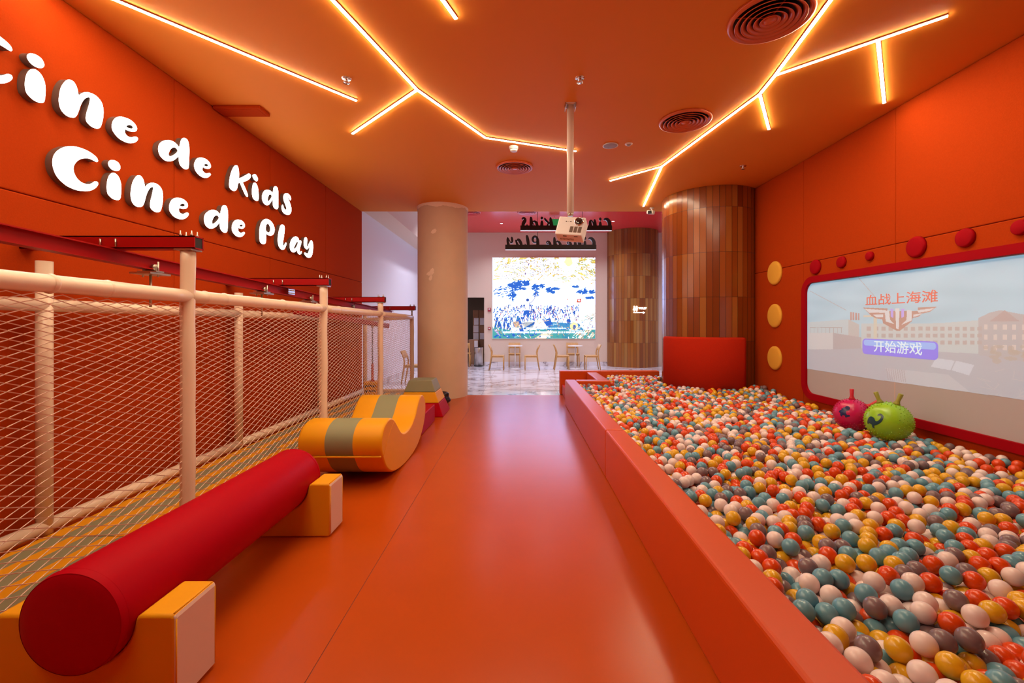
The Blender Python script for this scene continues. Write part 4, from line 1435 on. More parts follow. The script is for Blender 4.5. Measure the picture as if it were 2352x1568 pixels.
# ------------------------------------------------------------------ ball pit
PWH = 0.45


def pad_wall(label, x0, x1, y0, y1, z1=PWH, z0=0.0, name='ball_pit_kerb'):
    t = MB().bx(x0, x1, y0, y1, z0, z1, bevel=0.018, seg=3).build(name, M['pad'])
    tag(t, label, 'pit wall', 'padded pit walls')
    return t


pad_wall('long orange padded kerb nearest the viewer along the ball pit', 0.80, 0.985, -1.0, 4.098)
pad_wall('orange padded kerb along the ball pit beyond the seam', 0.80, 0.985, 4.102, 7.80)
pad_wall('short orange padded kerb turning the corner at the entry recess', 0.987, 1.58, 7.60, 7.80)
pad_wall('orange padded kerb between entry recess and balls', 1.37, 1.58, 7.802, 8.995)
pad_wall('long orange padded wall closing the far end of the pit', 0.82, 2.88, 9.0, 9.2, 0.47, -0.02)
o = MB().bx(0.86, 1.365, 8.25, 8.98, 0.0, 0.20, bevel=0.015, seg=3).build('padded_step', M['padred'])
tag(o, 'red padded step inside the pit entry recess', 'step')
# padded wrap on the column
mb = MB()
cx, cy = 3.50, 8.12
ro, ri = 0.885, 0.83
a0, a1 = math.radians(188), math.radians(288)
n = 40
prof = [(ri, 0.0), (ro, 0.0), (ro, 1.18), (ro - 0.012, 1.21), (ri + 0.012, 1.22), (ri, 1.21)]
mb.lathe(prof + [prof[0]], (cx, cy, 0), n=n, a0=a0, a1=a1)
for k in (0, n):
    a = a0 + (a1 - a0) * k / n
    mb.poly([(cx + r * math.cos(a), cy + r * math.sin(a), z) for r, z in prof])
bmesh.ops.remove_doubles(mb.bm, verts=mb.bm.verts[:], dist=1e-5)
o = mb.build('column_padding', M['felt_red'])
tag(o, 'curved red padded wrap around the foot of the wood column', 'padding')

o = MB().bx(0.99, XR - 0.06, -0.9, 7.15, 0.0, 0.10).bx(1.60, 2.55, 7.16, 8.98, 0.0, 0.10).build('ball_pit_base', M['pitbase'])
tag(o, 'brown base hidden under the balls', 'pit base')

# ---- settle the balls
D = 0.077
R = D / 2


def base_h(x, y):
    h = 0.262 - 0.022 * (x - 1.0)
    h += 0.10 * np.exp(-(((x - 3.95) / 0.35) ** 2 + ((y - 7.1) / 0.45) ** 2))
    h += 0.03 * np.exp(-(((x - 2.5) / 0.5) ** 2 + ((y - 8.6) / 0.5) ** 2))
    h += 0.012 * np.sin(x * 3.1 + 1.0) * np.sin(y * 2.3) + 0.008 * np.sin(x * 7.0 + y * 5.0)
    return h


def outside(x, y, g):
    """push points out of the entry block and the column"""
    m = (x < 1.58 + g) & (y > 7.60 - g)
    px, py = (1.58 + g) - x, y - (7.60 - g)
    sx = m & (px <= py)
    sy = m & (px > py)
    x = np.where(sx, 1.58 + g, x)
    y = np.where(sy, 7.60 - g, y)
    dx, dy = x - 3.50, y - 8.12
    rr = np.sqrt(dx * dx + dy * dy) + 1e-9
    m = rr < 0.89 + g
    k = np.where(m, (0.89 + g) / rr, 1.0)
    return 3.50 + dx * k, 8.12 + dy * k


pts = []
for layer in range(2):
    s = 0.0797
    row = 0
    y = 0.55 + (0.033 if layer else 0)
    while y < 8.97:
        x = 1.022 + (0.040 if (row + layer) % 2 else 0)
        while x < XR - 0.03:
            pts.append((x, y, layer))
            x += s
        y += s * 0.866
        row += 1
pts = np.array(pts)
hide = (pts[:, 1] > 7.55) & (pts[:, 0] < 1.62) | (((pts[:, 0] - 3.5) ** 2 + (pts[:, 1] - 8.12) ** 2) < 0.90 ** 2) | ((pts[:, 1] > 8.3) & (pts[:, 0] > 3.2))
pts = pts[~hide]
drop = nrg.random(len(pts)) < np.where(pts[:, 2] == 1, 0.12, 0.02)
pts = pts[~drop]
P = np.zeros((len(pts), 3))
P[:, :2] = pts[:, :2] + nrg.normal(0, 0.022, (len(pts), 2))
P[:, 2] = base_h(P[:, 0], P[:, 1]) + R + pts[:, 2] * 0.0725 + nrg.random(len(pts)) * 0.05


def step(P, g):
    P[:, 2] -= g
    cell = np.floor(P / D).astype(np.int64)
    cell -= cell.min(0)
    dims = cell.max(0) + 3
    key = ((cell[:, 0] + 1) * dims[1] + cell[:, 1] + 1) * dims[2] + cell[:, 2] + 1
    order = np.argsort(key, kind='stable')
    ks = key[order]
    I, J = [], []
    n = len(P)
    for dx in (-1, 0, 1):
        for dy in (-1, 0, 1):
            for dz in (-1, 0, 1):
                off = (dx * dims[1] + dy) * dims[2] + dz
                if off < 0:
                    continue
                a = np.searchsorted(ks, ks + off, 'left')
                b = np.searchsorted(ks, ks + off, 'right')
                if off == 0:
                    a = np.maximum(a, np.arange(n) + 1)
                for k in range(6):
                    m = a + k < b
                    if not m.any():
                        break
                    I.append(order[np.nonzero(m)[0]])
                    J.append(order[(a + k)[m]])
    I = np.concatenate(I)
    J = np.concatenate(J)
    d = P[I] - P[J]
    L = np.sqrt((d * d).sum(1)) + 1e-9
    m = L < D
    I, J, d, L = I[m], J[m], d[m], L[m]
    corr = d / L[:, None] * ((D - L) * 0.5 * 0.75)[:, None]
    cnt = np.bincount(I, minlength=n) + np.bincount(J, minlength=n)
    acc = np.zeros_like(P)
    np.add.at(acc, I, corr)
    np.add.at(acc, J, -corr)
    P += acc / np.maximum(1, cnt * 0.5)[:, None]
    P[:, 0] = np.clip(P[:, 0], 0.987 + R, XR - R - 0.001)
    P[:, 1] = np.clip(P[:, 1], 0.5, 8.99 - R)
    P[:, 0], P[:, 1] = outside(P[:, 0], P[:, 1], R)
    P[:, 0] = np.clip(P[:, 0], 0.987 + R, XR - R - 0.001)
    P[:, 2] = np.maximum(P[:, 2], base_h(P[:, 0], P[:, 1]) + R)
    return P


for it in range(110):
    P = step(P, 0.004 if it < 70 else 0.001)
for it in range(25):
    P = step(P, 0.0)
# leave room for the two hopper balls
HOP = [(3.62, 4.28, 0.186), (3.58, 4.70, 0.168)]
HZ = []
for hx, hy, hr in HOP:
    near = (np.abs(P[:, 0] - hx) < 0.1) & (np.abs(P[:, 1] - hy) < 0.1)
    HZ.append(P[near, 2].max() + R - 0.05 + hr)
for (hx, hy, hr), hz in zip(HOP, HZ):
    dd = np.sqrt((P[:, 0] - hx) ** 2 + (P[:, 1] - hy) ** 2 + (P[:, 2] - hz) ** 2)
    P = P[dd > hr * 1.04 + R]

BCOL = {'orange': (0.72, 0.070, 0.006), 'yellow': (0.76, 0.42, 0.015), 'teal': (0.13, 0.33, 0.43), 'white': (0.82, 0.68, 0.66), 'taupe': (0.21, 0.145, 0.16)}
BN = list(BCOL)
ci = nrg.choice(5, len(P), p=[0.24, 0.21, 0.19, 0.22, 0.14])

# which balls show largest from the photo's viewpoint (coarse z-buffer)
ZS = 0.25
buf = np.full((int(1568 * ZS), int(2352 * ZS)), -1, np.int32)
order = np.argsort(-np.sqrt(P[:, 0] ** 2 + P[:, 1] ** 2 + (P[:, 2] - EYE) ** 2))
for i in order:
    x, y, z = P[i]
    u, v = (VX + x / y * F) * ZS, (VY - (z - EYE) / y * F) * ZS
    rad = R / y * F * ZS
    if u < -rad or v > buf.shape[0] + rad or u > buf.shape[1] + rad:
        continue
    sx = rad * (1 + 0.5 * (x / y) ** 2)
    x0, x1 = max(0, int(u - sx)), min(buf.shape[1], int(u + sx) + 1)
    y0, y1 = max(0, int(v - rad * 1.15)), min(buf.shape[0], int(v + rad * 1.15) + 1)
    if x1 <= x0 or y1 <= y0:
        continue
    gx, gy = np.meshgrid(np.arange(x0, x1) + 0.5, np.arange(y0, y1) + 0.5)
    m = ((gx - u) / sx) ** 2 + ((gy - v) / (rad * 1.15)) ** 2 <= 1
    buf[y0:y1, x0:x1][m] = i
# the kerb hides what lies behind its inner edge
counts = np.bincount(buf[buf >= 0], minlength=len(P)).astype(float)
ex = P[:, 0] / P[:, 1] * F + VX
ey = VY - (P[:, 2] - EYE) / P[:, 1] * F
kerb_px = VX + 0.985 / (1.0) * np.maximum(ey - VY, 1)       # inner top edge of the kerb at that row
counts[ex < kerb_px] = 0
solo = np.argsort(-counts)[:300]
solo = [i for i in solo if counts[i] > 0]
is_solo = np.zeros(len(P), bool)
is_solo[solo] = True


def ball_mesh_template(nu, nv):
    bm = bmesh.new()
    bmesh.ops.create_uvsphere(bm, u_segments=nu, v_segments=nv, radius=R)
    bm.verts.ensure_lookup_table()
    V = np.array([v.co[:] for v in bm.verts])
    Fq = [[v.index for v in f.verts] for f in bm.faces]
    bm.free()
    return V, Fq


solid = {}
for c in BN:
    solid[c] = mat(c + '_ball_plastic', BCOL[c], 0.24, spec=0.5)
    bm = bmesh.new()
    bmesh.ops.create_uvsphere(bm, u_segments=32, v_segments=20, radius=R)
    for f in bm.faces:
        f.smooth = True
    me = bpy.data.meshes.new('play_ball')
    bm.to_mesh(me)
    bm.free()
    me.materials.append(solid[c])
    solid[c] = me
ORD = ['first', 'second', 'third', 'fourth', 'fifth', 'sixth', 'seventh', 'eighth', 'ninth', 'tenth', 'eleventh', 'twelfth', 'thirteenth', 'fourteenth', 'fifteenth',
       'sixteenth', 'seventeenth', 'eighteenth', 'nineteenth', 'twentieth', 'twenty-first', 'twenty-second', 'twenty-third', 'twenty-fourth', 'twenty-fifth',
       'twenty-sixth', 'twenty-seventh', 'twenty-eighth', 'twenty-ninth', 'thirtieth']
ORD += ['thirty-' + q for q in ORD[:9]] + ['fortieth'] + ['forty-' + q for q in ORD[:9]] + ['fiftieth'] + ['fifty-' + q for q in ORD[:9]]
zones = {}
for i in solo:
    dx = P[i, 0] - 0.985
    zn = 'beside the kerb' if dx < 0.22 else ('one hand away from the kerb' if dx < 0.48 else ('in the middle strip of the pit' if dx < 0.85 else ('right of the middle strip' if dx < 1.25 else 'at the right edge of the photo')))
    zones.setdefault((BN[ci[i]], zn), []).append(i)
for (c, zn), ids in zones.items():
    ids.sort(key=lambda i: -ey[i])
    for k, i in enumerate(ids):
        o = bpy.data.objects.new('play_ball', solid[c])
        COL.objects.link(o)
        o.location = P[i]
        o.rotation_euler = (0.4 * (i % 7), 0.3 * (i % 5), 0)
        place = 'nearest' if k == 0 else ORD[k] + ' nearest'
        tag(o, '%s plastic ball %s, %s of that colour' % (c, zn, place), 'ball', 'plastic balls in the ball pit')

rest = np.nonzero(~is_solo)[0]


def ball_cloud(name, ids, nu, nv):
    V, Fq = ball_mesh_template(nu, nv)
    nvt, n = len(V), len(ids)
    co = (V[None] + P[ids][:, None, :]).reshape(-1, 3)
    loops = np.array([i for f in Fq for i in f], np.int64)
    sizes = np.array([len(f) for f in Fq])
    L = (loops[None] + (np.arange(n) * nvt)[:, None]).ravel()
    tot = np.tile(sizes, n)
    st = np.concatenate([[0], np.cumsum(tot)[:-1]])
    me = bpy.data.meshes.new(name)
    me.vertices.add(len(co))
    me.vertices.foreach_set('co', co.ravel().astype(np.float32))
    me.loops.add(len(L))
    me.loops.foreach_set('vertex_index', L.astype(np.int32))
    me.polygons.add(len(tot))
    me.polygons.foreach_set('loop_start', st.astype(np.int32))
    me.polygons.foreach_set('use_smooth', np.ones(len(tot), bool))
    me.update()
    at = me.attributes.new('tone', 'FLOAT_COLOR', 'FACE')
    cols = np.ones((len(tot), 4), np.float32)
    cols[:, :3] = np.repeat(np.array([BCOL[b] for b in BN])[ci[ids]], len(Fq), axis=0)
    at.data.foreach_set('color', cols.ravel())
    me.materials.append(M['ball'])
    o = bpy.data.objects.new(name, me)
    COL.objects.link(o)
    return o


o = ball_cloud('play_balls', rest, 16, 10)
tag(o, 'thousands of coloured plastic balls filling the rest of the pit', 'balls', 'plastic balls in the ball pit', 'stuff')

# ------------------------------------------------------------------ hopper balls
def hopper(label, c, r, sc, m, mh, mp, horns, print_fn, print_m, yaw, tilt):
    t = thing('hopper_ball', label, 'hopper ball', c, yaw, group='hopper balls')
    bm = bmesh.new()
    bmesh.ops.create_uvsphere(bm, u_segments=48, v_segments=32, radius=r)
    for v in bm.verts:
        v.co = Vector((v.co.x * sc[0], v.co.y * sc[1], v.co.z * sc[2]))
    # nubs
    n = 420
    for k in range(n):
        z = 1 - 2 * (k + 0.5) / n
        a = k * 2.399963
        q = Vector((math.sqrt(1 - z * z) * math.cos(a), math.sqrt(1 - z * z) * math.sin(a), z))
        if q.y < -0.45 and q.x < 0.35 and q.z > -0.35:
            continue
        pos = Vector((q.x * sc[0], q.y * sc[1], q.z * sc[2])) * r
        nr = Vector((q.x / sc[0], q.y / sc[1], q.z / sc[2])).normalized()
        rr = bmesh.ops.create_cone(bm, segments=8, radius1=0.0045, radius2=0.0018, depth=0.010, cap_ends=True)
        M4 = Matrix.Translation(pos + nr * 0.004) @ nr.to_track_quat('Z', 'Y').to_matrix().to_4x4()
        bmesh.ops.transform(bm, matrix=M4, verts=rr['verts'])
    for f in bm.faces:
        f.smooth = True
    me = bpy.data.meshes.new('body')
    bm.to_mesh(me)
    bm.free()
    me.materials.append(m)
    o = bpy.data.objects.new('body', me)
    COL.objects.link(o)
    o.parent = t
    for h in horns:
        q = Vector(h).normalized()
        b = Vector((q.x * sc[0], q.y * sc[1], q.z * sc[2])) * r * 0.97
        e = b + q * 0.11
        MB().tube([b, b + q * 0.02, b + q * 0.04, e, e + q * 0.004], [0.034, 0.024, 0.017, 0.021, 0.017], 16).build('horn', mh, t)
    # print wrapped on the side towards the viewer
    loops = print_fn
    G_ = 110
    cvp = Canvas(G_, G_, (0, 0, 0))
    lp = catmull(loops[0], 4)
    us, vs = [p[0] for p in lp], [p[1] for p in lp]
    u0, v0, du = min(us), min(vs), max(max(us) - min(us), max(vs) - min(vs)) * 1.02
    cvp.poly([((p[0] - u0) / du * G_, (p[1] - v0) / du * G_) for p in lp], (1, 1, 1))
    vid, V_, F_ = {}, [], []

    def pv(i, j):
        if (i, j) not in vid:
            th, ph = u0 + i / G_ * du, v0 + j / G_ * du
            q = Vector((math.sin(th) * math.cos(ph), -math.cos(th) * math.cos(ph), math.sin(ph)))
            vid[(i, j)] = len(V_)
            V_.append(Vector((q.x * sc[0], q.y * sc[1], q.z * sc[2])) * (r * 1.012))
        return vid[(i, j)]
    for j in range(G_):
        for i in range(G_):
            if cvp.a[j, i, 0] > 0.5:
                F_.append((pv(i, j), pv(i + 1, j), pv(i + 1, j + 1), pv(i, j + 1)))
    me = bpy.data.meshes.new('dinosaur_print')
    me.from_pydata(V_, [], F_)
    me.polygons.foreach_set('use_smooth', [True] * len(me.polygons))
    mesh_part('dinosaur_print', me, print_m, t, None, 'dark dinosaur print')
    return t


# long necked dinosaur outline in angles (radians) on the ball, centred about 0
dino = [(0.42, 0.55), (0.30, 0.60), (0.20, 0.54), (0.16, 0.46), (0.24, 0.44), (0.34, 0.46), (0.36, 0.34), (0.26, 0.16), (0.12, 0.10), (0.02, 0.26), (-0.16, 0.32), (-0.32, 0.22),
        (-0.40, 0.0), (-0.42, -0.16), (-0.36, -0.20), (-0.30, -0.12), (-0.20, -0.14), (-0.10, -0.18), (-0.10, -0.34), (0.02, -0.38), (0.04, -0.20), (0.20, -0.10),
        (0.36, 0.04), (0.46, 0.24), (0.50, 0.44)]
dino2 = [(0.36, 0.50), (0.22, 0.58), (0.06, 0.55), (-0.02, 0.42), (-0.14, 0.46), (-0.12, 0.34), (-0.26, 0.30), (-0.22, 0.20), (-0.36, 0.10), (-0.38, -0.04), (-0.28, -0.06), (-0.24, -0.26),
         (-0.12, -0.34), (-0.10, -0.22), (0.06, -0.22), (0.12, -0.36), (0.26, -0.30), (0.42, -0.22), (0.36, -0.12), (0.22, -0.14), (0.14, 0.0), (0.16, 0.16), (0.28, 0.22), (0.40, 0.36)]


def shift_loop(lp, dx, dy, s):
    return [(a * s + dx, b * s + dy) for a, b in lp]


yw = [math.atan2(h[0], h[1]) for h in HOP]
hopper('lime green hopper ball with horns and long necked dinosaur print on the balls', (HOP[0][0], HOP[0][1], HZ[0]), HOP[0][2], (1.03, 1.0, 1.0),
       M['hopgreen'], M['hopgreen2'], None, [(-0.35, 0.0, 1), (0.33, -0.05, 1)], [shift_loop(dino, -0.62, 0.0, 0.85)], M['printteal'], -yw[0], 0)
hopper('pink hopper ball with horns and dark blue dinosaur print behind the green one', (HOP[1][0], HOP[1][1], HZ[1]), HOP[1][2], (1.0, 1.0, 1.0),
       M['hoppink'], M['hopred'], None, [(0.0, 0.0, 1), (0.80, -0.1, 0.62)], [shift_loop(dino2, -0.42, 0.22, 0.8)], M['printblue'], -yw[1], 0)

# ------------------------------------------------------------------ foam play shapes on the aisle floor
t = thing('foam_roller', 'long crimson foam roller lying on two yellow cradles', 'foam roller', (-1.63, 2.36, 0.36))
rr = 0.19
h = 0.79
MB().lathe([(rr - 0.004, -h + 0.006), (rr, -h + 0.02), (rr, h - 0.02), (rr - 0.004, h - 0.006)], n=64, axis='Y').build('cover', M['crimson'], t)
for s in (-1, 1):
    mb = MB()
    mb.lathe([(0.0, s * (h + 0.012)), (rr * 0.7, s * (h + 0.008)), (rr * 0.92, s * (h - 0.0)), (rr - 0.004, s * (h - 0.008))], n=64, axis='Y')
    mb.build('end_cap', M['crimson'], t)
    mb = MB()
    mb.lathe([(rr - 0.003, s * (h - 0.03)), (rr + 0.0025, s * (h - 0.034)), (rr - 0.003, s * (h - 0.038))], n=64, axis='Y')
    mb.build('seam', M['crimson'], t)


def cradle(label, y0, y1):
    t = thing('foam_cradle', label, 'foam cradle', (-1.63, (y0 + y1) / 2, 0), group='yellow cradles under the roller')
    x0, x1, H = -0.335, 0.34, 0.362
    r = 0.191
    c = 0.018
    poly = [(x1 - c, 0.0), (x1, c), (x1, H - c), (x1 - c * 0.3, H - c * 0.3), (x1 - c, H), (r + 0.02, H), (r + 0.004, H - 0.01)]
    for k in range(1, 24):
        a = -math.pi * k / 24
        poly.append((r * math.cos(a), 0.36 + r * math.sin(a)))
    poly += [(-r - 0.004, H - 0.01), (-r - 0.02, H), (x0 + c, H), (x0 + c * 0.3, H - c * 0.3), (x0, H - c), (x0, c), (x0 + c, 0.0)]
    w = (y1 - y0) / 2
    mb = MB()
    mb.prism(poly, lambda a, b, s: (a, s, b), -w, w, inset=0.012)
    bmesh.ops.recalc_face_normals(mb.bm, faces=mb.bm.faces[:])
    for f in mb.bm.faces:
        f.normal_update()
        ce = f.calc_center_median()
        if f.normal.x > 0.75 and ce.x > 0.2:
            f.material_index = 1
        if len(f.verts) < 10 and abs(f.normal.y) < 0.2:
            f.smooth = False
    mb.build('foam_block', [M['yellow'], M['beige']], t)
    # piping along the top and end seams
    mb = MB()
    for s in (-1, 1):
        mb.tube([(x1 - 0.002, s * (w - 0.010), 0.02), (x1 - 0.002, s * (w - 0.010), H - 0.02)], 0.0035, 6)
    mb.tube([(x1 - 0.012, -w + 0.012, H - 0.002), (x1 - 0.012, w - 0.012, H - 0.002)], 0.0035, 6)
    mb.build('seam_piping', M['yellow'], t)


cradle('yellow foam cradle at the near end of the crimson roller', 1.625, 1.85)
cradle('yellow foam cradle at the far end of the crimson roller', 2.955, 3.17)

# rocker
prof = [(3.80, .26), (3.90, .15), (4.10, .055), (4.40, 0.008), (4.65, 0.0), (4.90, 0.012), (5.12, .06), (5.33, .17), (5.45, .30), (5.475, .43), (5.42, .53), (5.30, .585), (5.17, .575), (5.05, .50), (4.93, .405),
        (4.75, .335), (4.55, .32), (4.38, .36), (4.25, .45), (4.12, .545), (3.98, .585), (3.83, .555), (3.745, .47), (3.74, .36)]
prof = catmull(prof, 4)
t = thing('foam_rocker', 'yellow crescent foam rocker with a grey green band', 'foam rocker', (-1.55, 4.6, 0))
pl = [(a - 4.6, b) for a, b in prof]
X0, X1 = -1.92 + 1.55, -1.19 + 1.55
cut = [X0, X0 + 0.24, X1 - 0.25, X1]
mb = MB()
nP = len(pl)
area = sum(pl[i][0] * pl[(i + 1) % nP][1] - pl[(i + 1) % nP][0] * pl[i][1] for i in range(nP))
sg = 1 if area > 0 else -1
nor = []
for i in range(nP):
    d = (Vector(pl[(i + 1) % nP]) - Vector(pl[i - 1])).normalized()
    nor.append(Vector((d.y, -d.x)) * sg)
lay = [(X0, .03), (X0 + .008, .012), (X0 + .03, .0), (cut[1], 0), (cut[2], 0), (X1 - .02, 0), (X1 - .006, .006), (X1, .016)]
rings = [[mb.bm.verts.new((x, pl[i][0] - nor[i].x * q, pl[i][1] - nor[i].y * q)) for i in range(nP)] for x, q in lay]
for li, (a, b) in enumerate(zip(rings, rings[1:])):
    for i in range(nP):
        f = mb.bm.faces.new((a[i], a[(i + 1) % nP], b[(i + 1) % nP], b[i]))
        f.smooth = True
        f.material_index = 1 if li == 3 else 0
for rg in (rings[0], rings[-1]):
    mb.bm.faces.new(rg)
mb.build('foam_body', [M['yellow'], M['olive']], t)
mb = MB()
mb.tube([(X0 + 0.01, 3.755 - 4.6, 0.30), (X1 - 0.01, 3.755 - 4.6, 0.30)], 0.009, 8)
mb.build('seam_flap', M['yellow'], t)
mb = MB()
mb.tube([(X1 - 0.002, a - 4.6 - 0, b) for a, b in [(3.79, .30), (3.9, .40), (4.05, .50), (4.13, .53)]], 0.004, 6)
mb.build('end_seam', M['yellow'], t)

o = MB().bx(-1.98, -1.275, 5.62, 6.50, 0, 0.25, bevel=0.014, seg=3).build('foam_block', M['crimson'])
tag(o, 'low crimson foam block between the rocker and the tapered vault', 'foam block')
t = thing('foam_vault', 'tapered three colour foam vault in front of the cream pillar', 'foam vault', (-1.58, 7.07, 0))


def frus(z0, z1, m, name):
    def half(z):
        k = z / 0.555
        return 0.385 * (1 - k) + 0.18 * k, 0.335 * (1 - k) + 0.20 * k
    (a0, b0), (a1, b1) = half(z0), half(z1)
    mb = MB()
    lo = [mb.bm.verts.new((sx * a0, sy * b0, z0 + 0.002)) for sx, sy in ((-1, -1), (1, -1), (1, 1), (-1, 1))]
    hi = [mb.bm.verts.new((sx * a1, sy * b1, z1 - 0.002)) for sx, sy in ((-1, -1), (1, -1), (1, 1), (-1, 1))]
    mb.bm.faces.new(lo[::-1])
    mb.bm.faces.new(hi)
    for k in range(4):
        mb.bm.faces.new((lo[k], lo[(k + 1) % 4], hi[(k + 1) % 4], hi[k]))
    bmesh.ops.bevel(mb.bm, geom=mb.bm.edges[:], offset=0.01, segments=2, affect='EDGES', profile=0.5)
    o = mb.build('tier', m, t)
    o['label'] = name


frus(0.0, 0.21, M['crimson'], 'crimson bottom tier')
frus(0.21, 0.375, M['yellow'], 'yellow middle tier')
frus(0.375, 0.555, M['olive'], 'grey green top tier')
# black bag behind the vault
o = MB().sphere((0, 0, 0), 1.0, 24, 16, (0.15, 0.10, 0.13)).build('black_bag', M['blackplastic'])
for v in o.data.vertices:
    v.co.z = max(v.co.z, -0.09) + 0.09
    v.co.x += 0.02 * math.sin(v.co.z * 40) + 0.015 * math.sin(v.co.y * 50)
o.location = (-1.44, 7.95, 0)
tag(o, 'small black bag on the floor between vault and cream pillar', 'bag')

# ------------------------------------------------------------------ netted swing lane along the left wall
YS = [0.9, 2.9, 4.9, 6.9, 8.9]
XP, XB = -2.215, -3.17
XM = -2.70
rail_z = {0.9: 1.645, 2.9: 1.633, 4.9: 1.62, 6.9: 1.605, 8.9: 1.578}
beam_z = {0.9: 2.05, 2.9: 1.985, 4.9: 1.916, 6.9: 1.83, 8.9: 1.766}
t = thing('netted_play_frame', 'white padded pipe frame with safety net and red beams along the lettered wall', 'play frame', (XP, 2.9, 0))
o0 = t.location.copy()


def L(x, y, z):
    return (x - o0.x, y - o0.y, z - o0.z)


PR = 0.043
for y in YS:
    top = beam_z[y] - 0.045 if y < 8 else rail_z[y] + 0.01
    pts_, rads = [], []
    nst = 24
    for k in range(nst + 1):
        z = top * k / nst
        pts_.append(L(XP + 0.002 * math.sin(z * 9 + y), y + 0.002 * math.cos(z * 7), z))
        rads.append(PR * (1 + 0.02 * math.sin(z * 23 + y)))
    MB().tube(pts_, rads, 20).build('post', M['pipe'], t)
    if y > 8:
        MB().tube([L(XP, y, rail_z[y]), L(XP, y, beam_z[y] - 0.035)], 0.018, 10).build('bolt', M['zinc'], t)
for y in YS[0:]:
    if y == 6.9:
        pass
    top = beam_z[y] - 0.12
    MB().tube([L(XB, y, 0.05), L(XB, y, top)], PR, 20).build('post', M['pipe'], t)
for a, b in zip(YS, YS[1:]):
    n = 14
    pts_ = [L(XP, a + (b - a) * k / n, rail_z[a] + (rail_z[b] - rail_z[a]) * k / n) for k in range(n + 1)]
    rads = [PR * (1.0 if k % 5 else 1.06) for k in range(n + 1)]
    MB().tube(pts_, rads, 20).build('top_rail', M['pipe'], t)
    MB().tube([L(XB, a, rail_z[a] - 0.06), L(XB, b, rail_z[b] - 0.06)], PR, 18).build('top_rail', M['pipe'], t)
    MB().tube([L(XB, a, 0.10), L(XB, b, 0.10)], PR, 18).build('bottom_rail', M['pipe'], t)
# joint collars and cable ties on the front rail
for y, s in ((2.05, 1), (2.33, 1), (3.05, 1), (3.25, 1), (4.05, 1), (4.75, 1), (5.3, 1), (6.4, 1)):
    a = max(q for q in YS if q <= y)
    b = a + 2.0
    z = rail_z[a] + (rail_z[b] - rail_z[a]) * (y - a) / 2
    MB().tube([L(XP, y - 0.012, z), L(XP, y, z), L(XP, y + 0.012, z)], [PR + 0.001, PR + 0.006, PR + 0.001], 20, caps=False).build('joint_collar', M['pipe'], t)
MB().tube([L(XP, 8.9, 1.578), L(XB, 8.9, 1.53)], PR * 0.9, 18).build('end_rail', M['pipe'], t)
MB().tube([L(XP, 8.9, 0.08), L(XB, 8.9, 0.08)], PR * 0.9, 18).build('end_rail', M['pipe'], t)
for y in YS:
    z = beam_z[y]
    w = 0.042
    mb = MB()
    # open square tube
    for (dy, dz, sy, sz) in ((0, w - 0.004, 2 * w, 0.008), (0, -w + 0.004, 2 * w, 0.008), (w - 0.004, 0, 0.008, 2 * w), (-w + 0.004, 0, 0.008, 2 * w)):
        c = L((XP + 0.075 + XL) / 2, y + dy, z + dz)
        mb.box(c, ((XP + 0.075) - XL, sy, sz))
    ob = mb.build('cross_beam', M['redsteel'], t)
    cpl = MB().box(L(XP + 0.070, y, z), (0.004, 2 * w - 0.016, 2 * w - 0.016)).build('tube_shade_plate', M['darkhole'], ob)  # dark plate just inside the tube mouth, coloured as the shade within
    for dx, dy in ((0.045, -0.025), (0.045, 0.025), (-0.03, -0.025), (-0.03, 0.025)):
        mb = MB()
        mb.tube([L(XP + dx, y + dy, z + 0.04), L(XP + dx, y + dy, z + 0.055), L(XP + dx, y + dy, z + 0.062), L(XP + dx, y + dy, z + 0.080)], [0.008, 0.008, 0.0035, 0.0035], 6)
        mb.build('bolt', M['zinc'], ob)
    for dx in (-0.05, 0.05):
        MB().tube([L(XM + dx, y - 0.05, z - 0.03), L(XM + dx, y - 0.05, z + 0.02)], 0.006, 6).build('bolt', M['zinc'], ob)
    MB().bx(L(XP, 0, 0)[0] - 0.055, L(XP, 0, 0)[0] + 0.06, y - o0.y - 0.05, y - o0.y + 0.05, z - 0.052, z - 0.042).build('base_plate', M['zinc'], ob)
# inclined track beam (I section)
ya, yb = -1.5, 9.15
za, zb = beam_z[2.9] - 0.042 - (ya - 2.9) * 0.0365, beam_z[2.9] - 0.042 - (yb - 2.9) * 0.0365
dirv = Vector((0, yb - ya, zb - za))
ang = math.atan2(zb - za, yb - ya)
rotx = Matrix.Rotation(ang, 3, 'X')
mid = Vector(L(XM, (ya + yb) / 2, (za + zb) / 2))
mb = MB()
for dz, w, hh_ in ((-0.004, 0.075, 0.008), (-0.088, 0.075, 0.008), (-0.046, 0.008, 0.084)):
    mb.box(mid + rotx @ Vector((0, 0, dz)), (w, dirv.length, hh_), rotx)
mb.build('track_beam', M['redsteel'], t)
